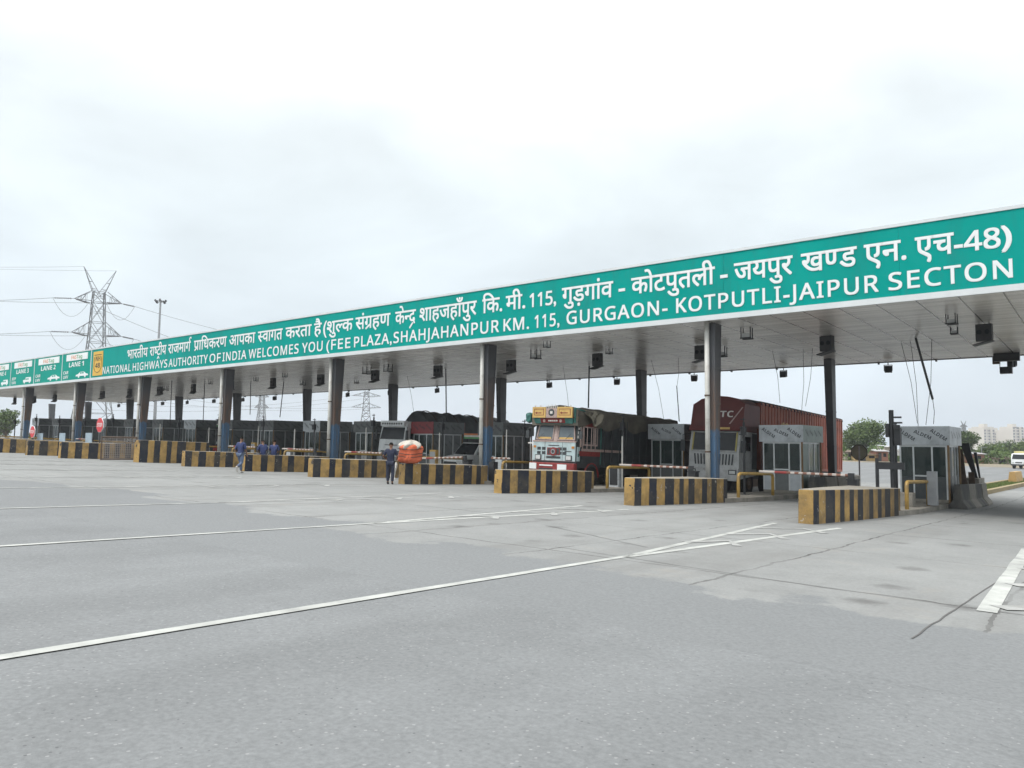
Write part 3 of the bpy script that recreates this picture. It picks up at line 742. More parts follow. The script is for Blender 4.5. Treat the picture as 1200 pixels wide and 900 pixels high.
    for bx in (-.36, .3): pass
    q = MB(); film_print(q, -hw, hw, 2.3, 2.95, y=-o_ - .004, n=3, s=.20 if style in ('film', 'green') else .165); q.build('film_lettering', M['fadedink'], fo)
    q = MB(); film_print(q, .1, 2.7, 2.3, 2.95, x=hw + o_ + .004, n=4, s=.14); q.build('film_lettering', M['fadedink'], sbo)
    MB().box(-hw - o_ + .03, hw + o_ - .03, -o_ + .03, L + o_, 2.9, 2.96).box(-hw, hw, 0, L, 2.25, 2.29).build('roof', M['cladgrey'], b)
    return b
protos = {}
LOOKS = {0: 'film', 1: 'green', 2: 'light', 3: 'dark', 4: 'dark', 5: 'red'}
for k in range(NK):
    x = IX(k); st = LOOKS.get(k, ('dark', 'light', 'dark')[k % 3])
    lab = {'film': 'pale film-wrapped toll booth with glass sides', 'green': 'pale toll booth with greenish side band', 'light': 'grey toll booth with pale printed band', 'dark': 'dark clad toll booth', 'red': 'dark toll booth with a red band'}[st] + ' on the ' + ORD[k] + ' island from the grassy kerb'
    if st not in protos: b = protos[st] = make_booth(st, lab)
    else: b = copy_tree(protos[st]); b['label'] = lab
    y = 35.3; b.location = (x + .1, y, G(x, y) + .19); b.scale.z = 1.04

def nose_pts(L, t0, t1): return [(-t0, 0), (t0, 0), (t0 + (t1 - t0) * .55, L * .45), (t1, L), (-t1, L), (-t0 - (t1 - t0) * .55, L * .45)]
for k in range(NK):
    x = IX(k); y0 = nose_y(k); hh = BAR_H.get(k, .88 if k < 7 else 1.03); L = 27.2 - y0 if k < 7 else 26.6 - y0
    # raised platform
    mb = MB(); ya = y0 + L - .2
    pts = [(-.8, ya), (.8, ya), (1.0, ya + 2), (1.0, 44), (.6, 46), (-.6, 46), (-1.0, 44), (-1.0, ya + 2)]
    mb.hexa([(x + a, b, G(x + a, b) - .1) for a, b in pts], [(x + a, b, G(x + a, b) + .16) for a, b in pts])
    o = mb.build('traffic_island', M['conc']); tag(o, 'raised concrete island under the ' + ORD[k] + ' toll booth from the grassy kerb', 'traffic island', 'raised islands between the toll lanes')
    # striped nose
    mb = MB(); t0, t1 = .19, .80
    if k == 7: t0 = .35
    prof = nose_pts(L, t0, t1)
    mb.prism_z(prof, -.15, hh)
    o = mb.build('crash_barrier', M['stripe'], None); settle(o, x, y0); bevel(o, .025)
    ext = {0: 'chipped yellow and black crash barrier', 7: 'tallest yellow and black crash barrier', 3: 'striped crash barrier below the orange bundle'}.get(k, 'yellow and black striped crash barrier')
    tag(o, ext + ' on the ' + ORD[k] + ' island from the grassy kerb', 'crash barrier', 'striped barriers at the island noses')
    # tail barrier
    mb = MB(); pts = [(-.8, 0), (.8, 0), (.75, 2.6), (.25, 4.2), (-.25, 4.2), (-.75, 2.6)]
    mb.prism_z(pts if k else [(a * 1.3, b) for a, b in pts], -.3, .95 if k else 1.15); o = mb.build('tail_barrier', M['conc']); settle(o, x, 43.9); bevel(o, .03)
    tag(o, 'bare concrete tail barrier on the ' + ORD[k] + ' island from the grassy kerb', 'crash barrier', 'concrete barriers at the island tails')
    # yellow pipe rail in front of the booth
    r = MB(); xr = .78; hz = 1.02
    r.tube([(xr, 28.3, 0), (xr, 28.3, hz - .15), (xr, 28.36, hz - .04), (xr, 28.48, hz), (xr, 31.9, hz), (xr, 32.02, hz - .04), (xr, 32.08, hz - .15), (xr, 32.08, 0)], .065, 8)
    r.v = [(a, b - 28.3, c) for a, b, c in r.v]
    o = r.build('guard_rail', M['railyellow'], None, (x, 28.3, G(x + .8, 30) + .1), True)
    o.rotation_euler.x = math.atan(GB)
    tag(o, 'yellow pipe guard rail on the ' + ORD[k] + ' island from the grassy kerb', 'guard rail', 'pipe rails on the islands')
    # signal pole
    y = 31.2; zb = G(x, y) + .16
    p = empty('signal_pole', (x - .1, y, zb), 'dark pole with small lamp heads on the ' + ORD[k] + ' island from the grassy kerb', 'signal pole', 'signal poles before the booths')
    hp = 3.05 + .25 * ((k * 7) % 3 - 1) * .6
    MB().tube([(0, 0, 0), (0, 0, hp)], .05, 8).box(-.15, .15, -.15, .15, 0, .03).build('pole', M['dark'], p)
    MB().box(-.09, .09, -.14, .06, hp - .55, hp - .2).box(-.1, .1, -.22, -.14, hp - .24, hp - .2).build('lamp_head', M['dark'], p)
    MB().tube([(0, 0, hp), (0, 0, hp + .2)], .025, 6).box(-.14, .06, -.04, .04, hp + .1, hp + .14).build('aerial', M['dark'], p)
for k in range(2, 11):
    x = IX(k) - .1; y = 29.6 + .5 * ((k * 5) % 3); z = G(x, y) + .16; hh = (1.1, 1.35, .95)[k % 3]
    c = empty('control_cabinet', (x + .25 * ((k % 3) - 1), y, z), 'control cabinet before the booth on the ' + ORD[k] + ' island from the grassy kerb', 'cabinet', 'control cabinets on the islands')
    MB().box(-.24, .24, -.18, .18, 0, hh).build('case', (M['steel'], M['clad'], M['railyellow'])[(k * 2) % 3], c)
    MB().box(-.2, .2, -.2, -.181, .1, hh - .1).build('door', (M['clad'], M['steel'], M['dark'])[k % 3], c)
    MB().tube([(.34, 0, 0), (.34, 0, 2.3 + .2 * (k % 2))], .035, 6).build('conduit', M['pvc'], c)
# boom barriers
for k in (0, 1, 3, 4, 5, 6, 8, 10):
    x = IX(k) - .72; y = 27.55; zb = G(x, y) + .1
    b = empty('boom_barrier', (x, y, zb), 'red and white boom arm hinged on the ' + ORD[k] + ' island from the grassy kerb', 'boom barrier', 'boom arms across the toll lanes')
    MB().box(-.14, .16, -.16, .16, 0, .95).box(-.17, .19, -.19, .19, .95, 1.0).build('housing', M['dark'], b)
    mb = MB(); Lb = 3.1
    n = 22
    for i in range(n):
        a0, a1 = -.05 - Lb * i / n, -.05 - Lb * (i + 1) / n
        m_ = M['boom'] if i % 2 else M['boombrown']
        if i >= n - 4: m_ = M['boom']
        if n - 7 <= i < n - 4: m_ = M['truckred']
        mb.tube([(a0, -.2, 1.12 + a0 * -.012), (a1, -.2, 1.12 + a1 * -.012)], .045, 6, m_)
    mb.box(-.1, .1, -.24, -.16, 1.0, 1.2, M['dark'])
    mb.build('arm', None, b)
    if k == 3: b.rotation_euler.y = R(-3)
# broken stub on third island's far side
b = empty('boom_barrier', (IX(3) + .8, 27.6, G(IX(3), 27.6) + .1), 'broken short boom arm beside the column with the white pipe above the orange bundle island', 'boom barrier')
MB().box(-.14, .16, -.16, .16, 0, .95).build('housing', M['dark'], b)
mb = MB()
for i in range(8): mb.tube([(.05 + i * .14, -.2, 1.12), (.19 + i * .14, -.2, 1.12)], .045, 6, M['boom'] if i % 2 else M['boombrown'])
mb.build('arm', None, b)

# precast barrier segments round the first booths
def jersey(x, y, rz, m, label):
    mb = MB(); mb.prism_y([(-.36, -.25), (.36, -.25), (.36, .08), (.16, .36), (.10, .98), (-.10, .98), (-.16, .36), (-.36, .08)], -.93, .93)
    o = mb.build('jersey_barrier', m); settle(o, x, y, rz); bevel(o, .02); tag(o, label, 'jersey barrier', 'precast barriers beside the booths')
    return o
for j in range(4):
    jersey(-4.84 + .02 * j, 35.9 + 1.85 * j, R(-2 + j), [M['concdark'], M['conc'], M['concdark'], M['conc'], M['concdark']][j],
           ['grimy concrete barrier beside the glass-sided booth by the kerb, front of the row', 'pale concrete barrier, second in the row beside the booth by the kerb', 'dark concrete barrier, third in the row beside the booth by the kerb', 'pale concrete barrier under the leaning planks by the kerb booth', 'dark concrete barrier nearest the tail block of the kerb booth'][j])
for k in (1, 2, 3):
    for j in range(3):
        jersey(IX(k) + 1.38, 36.2 + 1.95 * j, R(1), [M['conc'], M['concdark'], M['conc']][(j + k) % 3], ['front', 'middle', 'rear'][j] + ' concrete barrier beside the booth on the ' + ORD[k] + ' island from the kerb')

# ================================================================== THINGS HUNG FROM THE CEILING
ZS = ZB + .02
def lane_x(k): return IX(k) - SP / 2
# one dark signal cabinet over each lane, seen from behind its hood
def make_cabinet():
    b = empty('lane_signal', (0, 0, 0), '-', 'lane signal', 'signal cabinets hung over the lanes')
    MB().box(-.32, .32, -.16, .16, -.78, -.06).build('cabinet', M['dark'], b)
    MB().tube([(-.2, 0, 0), (-.2, 0, -.08)], .03, 6).tube([(.2, 0, 0), (.2, 0, -.08)], .03, 6).build('hanger', M['steel'], b)
    MB().hexa([(-.42, -.34, -.96), (.36, -.34, -.80), (.36, .22, -.80), (-.42, .22, -.96)], [(-.42, -.34, -.92), (.36, -.34, -.76), (.36, .22, -.76), (-.42, .22, -.92)]).build('hood', M['dark'], b)
    for u in (-.17, .15): MB().tube([(u, -.16, -.4), (u, -.2, -.4)], .1, 12).build('lens', M['carglass'], b)
    return b
proto = None
for k in range(-1, NK):
    if proto is None: proto = make_cabinet(); b = proto
    else: b = copy_tree(proto)
    b.location = (lane_x(k) - .35, 34.0, ZS); b.scale = (.84, .84, .92)
    b.rotation_euler.z = random.uniform(-.25, .25)
    b['label'] = 'dark signal cabinet hung over the ' + ('lane beside the grassy kerb' if k < 0 else ORD[k + 1] + ' lane from the grassy kerb')
def make_flood():
    b = empty('flood_light', (0, 0, 0), '-', 'flood light', 'flood lights under the rear edge')
    MB().tube([(0, 0, 0), (0, 0, -.18)], .025, 6).box(-.22, -.19, -.03, .03, -.5, -.16).box(.19, .22, -.03, .03, -.5, -.16).box(-.22, .22, -.03, .03, -.19, -.16).build('bracket', M['dark'], b)
    MB().hexa([(-.18, -.14, -.62), (.18, -.14, -.62), (.18, .12, -.56), (-.18, .12, -.56)], [(-.18, -.16, -.24), (.18, -.16, -.24), (.18, .1, -.2), (-.18, .1, -.2)]).build('housing', M['dark'], b)
    return b
proto = None
for k in range(-1, NK):
    if proto is None: proto = make_flood(); b = proto
    else: b = copy_tree(proto)
    b.location = (-9.6 - SP * k, 46.2, ZB - .02); b.rotation_euler.z = random.uniform(-.4, .4)
    b['label'] = 'small black flood light under the rear edge, ' + ORD[k + 1] + ' from the grassy kerb'
def make_cage():
    b = empty('ceiling_lamp', (0, 0, 0), '-', 'ceiling lamp', 'lamps under the canopy ceiling')
    mb = MB()
    for a in (-.15, .15):
        mb.box(a - .015, a + .015, -.16, -.13, -.36, 0); mb.box(a - .015, a + .015, .13, .16, -.36, 0)
    mb.box(-.18, .18, -.18, -.14, -.38, -.34).box(-.18, .18, .14, .18, -.38, -.34); mb.build('frame', M['dark'], b)
    MB().box(-.13, .13, -.12, .12, -.34, -.2).build('lens', M['lamp'], b)
    return b
proto = None
cages = [(1115, 368), (1118, 383), (875, 384), (846, 407), (714, 408), (641, 400), (628, 410), (430, 430), (418, 445), (334, 437), (300, 442), (455, 427), (355, 446), (247, 446), (194, 452)]
for i, (px, py) in enumerate(cages):
    p = on_z(px, py, ZS)
    if proto is None: proto = make_cage(); b = proto
    else: b = copy_tree(proto)
    b.location = p; b.rotation_euler.z = random.uniform(-.15, .15); s_ = random.choice((.8, 1, 1.25)); b.scale = (s_, s_, s_)
    b['label'] = 'small caged lamp under the canopy ceiling, ' + ORD[i] + ' along from the JAIPUR end of the sign'
# cluster of equipment at the frame's edge under the rear lip
p = on_z(1180, 414, ZS)
b = empty('ceiling_speaker', (p.x, 45.2, ZS), 'black box with a camera slung beneath, under the canopy beyond the kerb lane', 'camera box')
MB().box(-.55, .55, -.2, .2, -.42, -.02).build('housing', M['dark'], b)
MB().box(-.32, -.29, -.02, .02, -.75, -.42).box(.24, .27, -.02, .02, -.75, -.42).build('hanger', M['steel'], b)
MB().box(-.3, .22, -.25, .2, -1.05, -.72).tube([(0, -.25, -.9), (0, -.36, -.9)], .12, 10).build('camera', M['dark'], b)
b = empty('warning_lamp', (on_z(1160, 409, ZS).x, 45.6, ZS), 'small rusty brown lamp under the rear edge next to the camera box', 'lamp')
MB().tube([(0, 0, 0), (0, 0, -.15)], .03, 6).build('hanger', M['dark'], b)
MB().box(-.16, .16, -.14, .14, -.5, -.15).build('housing', M['rust'], b)
# rods and loose wires
def rod(name, pts, r, m, label, cat): return tag(MB().tube(pts, r, 6).build(name, M[m]), label, cat)
pa = on_z(1073, 396, ZS); pb = on_d(1093, 468, (pa - EYE).dot(CF)); pc = on_d(1094, 497, (pa - EYE).dot(CF))
rod('hanging_rod', [pa, pb], .05, 'dark', 'black rod dangling askew from the ceiling above the kerb booth', 'rod')
rod('hanging_wire', [pb, pb.lerp(pc, .5) + Vector((.05, 0, 0)), pc], .012, 'dark', 'loose wire trailing from the black askew rod', 'wire')
for (x0, y0, x1, y1, r, lab) in [(690.5, 429, 689.5, 478, .05, 'dark drop rod above the yellow signboards of the decorated truck'), (793, 452, 796, 494, .04, 'dark drop rod above the booth beside the maroon truck'), (522.5, 432, 523, 494, .04, 'dark drop rod above the domed tarpaulin load'),
                                 (332, 464, 328, 489, .035, 'dark drop rod leaning above the pale booth band'), (294, 448, 293, 486, .03, 'thin drop rod between the walking man and the pipe column'), (240, 446, 238, 495, .03, 'thin drop rod behind the tall median barrier'),
                                 (201, 455, 199, 500, .03, 'thin drop rod over the median lanes')]:
    a = on_z(x0, min(y0, 452), ZS); d = (a - EYE).dot(CF); d = min(max(d, 34), 62)
    rod('drop_rod', [on_d(x0, y0 - 26, d).lerp(on_d(x0, y0, d), 0) if False else Vector((on_d(x0, y0, d).x, on_d(x0, y0, d).y, ZS)), on_d(x1, y1, d)], r, 'dark', lab, 'rod')
for i, (x0, x1, y1) in enumerate([(1056, 1075, 496), (1067, 1076, 500), (1092, 1085, 498), (941, 939, 487), (952, 944, 476), (905, 914, 472), (763, 778, 492), (795, 793, 455), (660, 668, 500), (478, 486, 492)]):
    a = on_z(x0, 400 + (1070 - x0) * .07, ZS); d = min(max((a - EYE).dot(CF), 30), 55)
    a = on_d(x0, 400, d); e = on_d(x1, y1, d)
    rod('ceiling_wire', [(a.x, a.y, ZS), ((a.x + e.x) / 2 + .08, (a.y + e.y) / 2, (ZS + e.z) / 2), tuple(e)], .011, 'dark', 'thin loose wire under the ceiling, ' + ORD[i] + ' along from the kerb booth', 'wire')

# ================================================================== DETAILS ROUND THE KERB BOOTH
x, y = -6.3, 30.6; zb = G(x, y) + .16
p = empty('toll_reader', (x, y, zb), 'black post with cross bars and camera boxes in front of the kerb booth', 'toll reader')
MB().tube([(0, 0, 0), (0, 0, 3.5)], .085, 8).build('post', M['dark'], p)
MB().box(-.5, .42, -.16, -.04, 1.32, 1.58).box(-.56, -.46, -.14, -.02, -.2, 1.72).build('cross_bar', M['dark'], p)
MB().box(.09, .30, -.1, .15, 2.2, 2.85).build('camera_box', M['dark'], p)
MB().box(-.2, -.1, -.06, .08, 2.5, 3.0).box(.06, .36, -.05, .05, 3.0, 3.06).box(.06, .34, -.05, .05, 3.2, 3.26).box(.1, .3, -.2, -.05, 2.8, 2.95).build('bracket', M['dark'], p)
tag(MB().box(-.16, .16, -.14, .14, 0, 1.25).build('control_box', M['steel'], None, (x + 1.05, y + 1.4, zb)), 'pale steel control cabinet behind the yellow pipe rail of the kerb booth', 'cabinet')
tag(bevel(MB().box(-.30, .30, -.25, .25, 0, .5).build('concrete_block', M['conc'], None, (x + .4, y - .1, zb))), 'small concrete block at the foot of the black reader post', 'concrete block')
for i, (x0, y0, x1, y1, wd, lab) in enumerate([(-5.1, 38.9, -5.35, 39.2, .16, 'upright rusty plank by the kerb booth corner'), (-4.95, 39.6, -5.5, 38.9, .14, 'rusty plank leaning on the kerb booth'), (-5.0, 40.5, -5.0, 40.1, .12, 'short brown plank leaning between the concrete barriers')]):
    z0 = G(x0, y0); mb = MB(); h = (2.5, 2.3, 1.5)[i]
    mb.hexa([(x0 - wd, y0, z0), (x0 + wd, y0, z0), (x0 + wd, y0 + .05, z0), (x0 - wd, y0 + .05, z0)], [(x1 - wd, y1, z0 + h), (x1 + wd, y1, z0 + h), (x1 + wd, y1 + .05, z0 + h), (x1 - wd, y1 + .05, z0 + h)])
    tag(mb.build('wooden_plank', M['rust']), lab, 'plank')
z0 = G(-5.3, 44.5) + 1.14
mb = MB(); mb.hexa([(-5.45, 44.6, z0), (-5.28, 44.6, z0), (-5.28, 44.7, z0), (-5.45, 44.7, z0)], [(-5.98, 44.3, z0 + 1.75), (-5.58, 44.3, z0 + 1.75), (-5.58, 44.4, z0 + 1.75), (-5.98, 44.4, z0 + 1.75)])
tag(mb.build('sign_board', M['dark']), 'black wedge-shaped board leaning upright on the tail block of the kerb island', 'board')
mb = MB(); mb.hexa([(-5.25, 44.7, z0), (-5.17, 44.7, z0), (-5.17, 44.8, z0), (-5.25, 44.8, z0)], [(-5.42, 44.5, z0 + 1.3), (-5.28, 44.5, z0 + 1.3), (-5.28, 44.6, z0 + 1.3), (-5.42, 44.6, z0 + 1.3)])
tag(mb.build('wooden_plank', M['dark']), 'narrow dark plank standing beside the black wedge-shaped board', 'plank')

def stop_sign(loc, h, r, back, label, rz=0):
    s_ = empty('stop_sign', loc, label, 'stop sign', rz=rz)
    MB().box(-.04, .04, .02, .08, 0, h + r * .8).build('post', M['steel'] if back else M['dark'], s_)
    mb = MB(); pr = [(r * math.cos(R(22.5 + 45 * i)), h + r * math.sin(R(22.5 + 45 * i))) for i in range(8)]
    mb.prism_y(pr, -.012, .012); mb.build('plate', M['stopred'], s_)
    mb = MB(); pr2 = [(a * .98, h + (b - h) * .98) for a, b in pr]
    mb.prism_y(pr2, .012, .018); mb.build('plate_back', mat('dull_plate_back', (.20, .21, .16), .6), s_)
    mb = MB()
    for i in range(8): a, b = pr[i], pr[(i + 1) % 8]; mb.tube([(a[0], .02, a[1]), (b[0], .02, b[1])], .03, 4)
    mb.build('rim', M['dark'] if back else M['white'], s_)
    mb = MB(); fit_text(mb, text_mesh(bold('STOP')), -r * .72, r * .72, h - r * .26, r * .52 / .714, -.016, M['white']); mb.build('lettering', None, s_)
    return s_
p = on_d(1007, 530, 45.2); g = G(p.x, p.y) + .9
stop_sign((p.x, p.y, g), p.z - g, .47, True, 'octagonal stop sign seen from its dull back, on the tail block near the container lorry', rz=R(180))
p = on_d(117, 498, 52); g = G(p.x, p.y); stop_sign((p.x, p.y, g), p.z - g, .52, False, 'red octagonal STOP sign above the mesh gate')
p = on_d(38, 506, 58); g = G(p.x, p.y); stop_sign((p.x, p.y, g), p.z - g, .46, False, 'smaller red STOP sign behind the striped barriers under LANE 3')
M['bluewhite'] = mat('pale_blue_board', (.30, .38, .44), .5, var=.2)
for px, py, d, lab in ((104, 513, 54, 'pale blue notice board between the two STOP signs, nearest the mesh gate'), (73, 513, 56, 'pale blue notice board behind the barriers below the LANE 2 sign'), (47, 513, 58, 'pale blue notice board beside the smaller STOP sign')):
    p = on_d(px, py, d); g = G(p.x, p.y)
    b = empty('notice_board', (p.x, p.y, g), lab, 'notice board', 'notice boards at the median lanes')
    MB().box(-.03, .03, .02, .06, 0, p.z - g).build('post', M['dark'], b); MB().box(-.5, .5, -.02, .02, p.z - g - .35, p.z - g + .35).build('board', M['bluewhite'], b)
# mesh gate at the median
pa, pb = on_g(118, 540), on_g(159, 541)
ga = empty('mesh_gate', (pa.x, pa.y, G(pa.x, pa.y)), 'rusty framed mesh gate panel standing across the closed median lane', 'gate')
d = Vector((pb.x - pa.x, pb.y - pa.y, 0)); Lg = d.length; ga.rotation_euler.z = math.atan2(d.y, d.x)
fr = MB()
for a, b in (((0, 0, .05), (0, 0, 1.5)), ((Lg, 0, .05), (Lg, 0, 1.5)), ((0, 0, 1.46), (Lg, 0, 1.46)), ((0, 0, .1), (Lg, 0, .1))): fr.tube([a, b], .045, 6)
fr.build('frame', M['rust'], ga)
ms = MB(); u = 0
while u < Lg: ms.box(u, u + .035, -.006, .006, .1, 1.45); u += .11
u = .15
while u < 1.45: ms.box(0, Lg, -.005, .005, u, u + .03); u += .11
ms.build('wire_mesh', mat('mesh_wire', (.22, .19, .17), .6), ga)

# orange bundle tied up on the barrier nose
x, y = IX(3) + .05, 22.9; zt = G(x, y) + .88
b = empty('tied_bundle', (x, y, zt), 'orange roped bundle with a white cloth top lying on a striped barrier', 'bundle')
def lumpy(name, m, par, rx, ry, z0, z1, amp, seed, pw=5, n=24, k=14):
    rnd = random.Random(seed); mb = MB(); vs = []
    ph = [rnd.uniform(0, 6) for _ in range(6)]
    for j in range(k + 1):
        t = j / k
        rr = (1 - abs(2 * t - 1) ** pw) ** .5 if 0 < t < 1 else .02
        rr = max(rr, .02) * (1 - .035 * math.cos(t * 9 + ph[0]) * amp)
        for i in range(n):
            a = 2 * math.pi * i / n
            q = rr * (1 + amp * (.06 * math.sin(3 * a + ph[1] + t * 4) + .05 * math.sin(5 * a + ph[2] - 6 * t) + rnd.uniform(-.03, .03)))
            ca, sa = math.cos(a), math.sin(a); sq = (abs(ca) ** 4 + abs(sa) ** 4) ** -.25
            vs.append((rx * q * ca * sq, ry * q * sa * sq, z0 + (z1 - z0) * t + .02 * amp * math.sin(4 * a + ph[3])))
    mb.add(vs, [(j * n + i, j * n + (i + 1) % n, (j + 1) * n + (i + 1) % n, (j + 1) * n + i) for j in range(k) for i in range(n)] + [tuple(range(n - 1, -1, -1)), tuple(range(k * n, k * n + n))])
    return mb.build(name, m, par, smooth=True)
lumpy('sack', M['sack'], b, .46, .42, -.02, .86, 1, 3)
lumpy('cloth_top', M['clothdirty'], b, .40, .37, .36, .98, 2.2, 5, pw=2.6)
mb = MB()
for zz in (.3, .42, .62):
    mb.tube([(.49 * math.cos(t) * (abs(math.cos(t)) ** 4 + abs(math.sin(t)) ** 4) ** -.25, .45 * math.sin(t) * (abs(math.cos(t)) ** 4 + abs(math.sin(t)) ** 4) ** -.25, zz + .03 * math.sin(2 * t)) for t in [i * math.pi / 10 for i in range(21)]], .014, 5)
mb.build('rope', M['rope'], b)
mb = MB(); n = 8; vs = []
for j in range(7):
    for i in range(n): vs.append((-.62 + .05 * math.sin(j + i) + (i / n) * .28 - j * .012, -.42 + .04 * math.sin(i * 1.7 + j), .05 - .12 * j))
mb.add(vs, [(j * n + i, j * n + i + 1, (j + 1) * n + i + 1, (j + 1) * n + i) for j in range(6) for i in range(n - 1)])
o = mb.build('hanging_cloth', M['cloth'], b); so_ = o.modifiers.new('thick', 'SOLIDIFY'); so_.thickness = .02

# ================================================================== VEHICLES
def wheel(par, x, y, r, wd, rim='steel'):
    t = MB().disc_x((x, y, r), r, wd, 20).build('wheel', M['tyre'], par)
    s_ = 1 if x > 0 else -1
    MB().tube([(x + s_ * (wd / 2 - .04), y, r), (x + s_ * (wd / 2 + .012), y, r)], r * .56, 16).tube([(x + s_ * (wd / 2), y, r), (x + s_ * (wd / 2 + .07), y, r)], r * .22, 10).build('rim', M[rim], t)
M['cabblue'] = mat('pale_blue_enamel', (.42, .52, .53), .4, var=.1, scale=2.5, stain=(.22, .22, .20), stain_amt=.5, stain_scale=3)
M['cabwhite'] = mat('dirty_white_enamel', (.40, .41, .41), .45, var=.15, scale=2, stain=(.14, .13, .12), stain_amt=.6, stain_scale=2.5)
M['maroon'] = mat('maroon_sheet', (.12, .028, .026), .55, var=.2, scale=1.2)
M['contred'] = mat('container_red', (.36, .105, .064), .55, var=.22, scale=.9, stain=(.10, .045, .035), stain_amt=.6)
M['tarp'] = mat('dusty_tarpaulin', (.125, .112, .09), .85, var=.35, scale=1.4, bump=.5)
M['tarppale'] = mat('pale_tarpaulin', (.24, .22, .17), .85, var=.3, scale=2.5, bump=.5)
M['tarpdark'] = mat('dark_tarpaulin', (.070, .077, .080), .85, var=.35, scale=1.2, bump=.5)
M['bodydark'] = mat('dark_truck_body', (.040, .046, .049), .6, var=.35, scale=1.5)
M['skyglass'] = mat('windscreen_glass', (.10, .125, .14), .1, var=.3, scale=1.2, spec=.8)  # pale blue sky reflection put into the glass colour
M['truckyellow'] = mat('truck_yellow', (.56, .37, .12), .5, var=.12, scale=4)
M['pillar'] = mat('yellow_pillar', (.42, .36, .12), .5, var=.15)
M['teal'] = mat('teal_paint', (.05, .17, .15), .5, var=.25, scale=4)
M['trimpink'] = mat('painted_trim', (.40, .30, .27), .5, var=.3, scale=14)
M['headlamp'] = mat('headlamp_glass', (.55, .57, .56), .12)
M['amber'] = mat('amber_lens', (.5, .2, .03), .3)

def tarp_mesh(hw, y0, y1, zt, drop, arch, seed, ny=26, nxx=14):
    rnd = random.Random(seed); mb = MB(); vs = []
    for j in range(ny + 1):
        y = y0 + (y1 - y0) * j / ny
        for i in range(nxx + 1):
            u = -1 + 2 * i / nxx
            if abs(u) > .8:
                e = (abs(u) - .8) / .2; xx = math.copysign(hw + .02 * math.sin(j * 1.3 + seed), u); zz = zt - e * (drop + .12 * math.sin(j * .9 + seed) + .06 * rnd.uniform(-1, 1))
            else: xx = u / .8 * hw; zz = zt + arch * (1 - (u / .8) ** 2) + .05 * math.sin(j * 1.7 + 2 * u) + .03 * rnd.uniform(-1, 1)
            vs.append((xx, y + .03 * rnd.uniform(-1, 1), zz))
    mb.add(vs, [(j * (nxx + 1) + i, j * (nxx + 1) + i + 1, (j + 1) * (nxx + 1) + i + 1, (j + 1) * (nxx + 1) + i) for j in range(ny) for i in range(nxx)])
    mb.add([(-hw, y0 - .01, zt - drop), (hw, y0 - .01, zt - drop)] + [(hw * (1 - 2 * i / 8), y0 - .01, zt + arch * (1 - (1 - 2 * i / 8) ** 2) - .01) for i in range(9)], [tuple(range(11))])
    return mb

# ---- the decorated lorry
T = empty('decorated_truck', (0, 0, 0), 'pale blue fronted lorry with yellow signboards and a drooping tarpaulin load', 'lorry')
MB().box(-.45, .45, .3, 10.2, .62, .95).box(-1.1, 1.1, 4.6, 4.8, .6, .9).build('chassis', M['bodydark'], T)
for y in (1.35, 6.9, 8.2):
    for sx_ in (-1, 1): wheel(T, sx_ * 1.05, y, .52, .34, 'rust')
MB().prism_x([(0, .95), (0, 2.12), (.10, 2.16), (.22, 2.98), (2.05, 2.98), (2.05, .95)], -1.22, 1.22).build('cab', M['bodydark'], T)
fp = MB().box(-1.2, 1.2, -.05, 0, 1.22, 2.12); fpo = bevel(fp.build('front_panel', M['cabblue'], T), .03)
q = MB()
for cx_ in (-.84, -.56, .36, .62):
    for zz in (1.52, 1.72): q.box(cx_ - .10, cx_ + .10, -.062, -.052, zz, zz + .14, M['bodydark'])
for a in (-.5, .5): q.box(a - .008, a + .008, -.056, -.051, 1.24, 2.1, M['bodydark'])
q.box(-.40, .40, -.06, -.052, 1.34, 1.44, M['bodydark']).box(-.3, .3, -.06, -.052, 1.92, 1.96, M['bodydark']).box(.62, 1.0, -.06, -.052, 1.66, 1.70, M['bodydark'])
q.box(-.36, .36, -.07, -.052, 1.50, 1.84, M['truckred']).box(-.32, -.12, -.075, -.06, 1.54, 1.80, M['bodydark']).box(.14, .32, -.075, -.06, 1.54, 1.80, M['bodydark'])
q.tube([(0, -.05, 1.66), (0, -.10, 1.66)], .20, 16, M['truckred']); q.tube([(0, -.10, 1.66), (0, -.115, 1.66)], .12, 16, M['steel']); q.tube([(0, -.115, 1.66), (0, -.12, 1.66)], .07, 12, M['bodydark'])
q.build('grille', None, fpo)
for sx_ in (-1, 1):
    h = MB().box(sx_ * .86 - .17, sx_ * .86 + .17, -.085, -.045, 1.26, 1.50).build('headlight', M['bodydark'], T)
    MB().box(sx_ * .86 - .13, sx_ * .86 + .13, -.1, -.08, 1.29, 1.47).build('lens', M['headlamp'], h)
    MB().box(sx_ * 1.08 - .07, sx_ * 1.08 + .07, -.075, -.045, 1.82, 1.92).build('indicator', M['amber'], T)
bu = bevel(MB().box(-1.26, 1.26, -.22, .05, .72, 1.14).build('bumper', M['truckred'], T), .03)
MB().box(-1.24, -.84, -.24, -.215, .82, 1.10, M['white']).box(.36, .86, -.24, -.215, .80, 1.08, M['white']).box(-.7, .1, -.235, -.215, .82, .88, M['bodydark']).box(-.66, .08, -.235, -.215, .98, 1.04, M['white']).build('plates', None, bu)
q = MB()
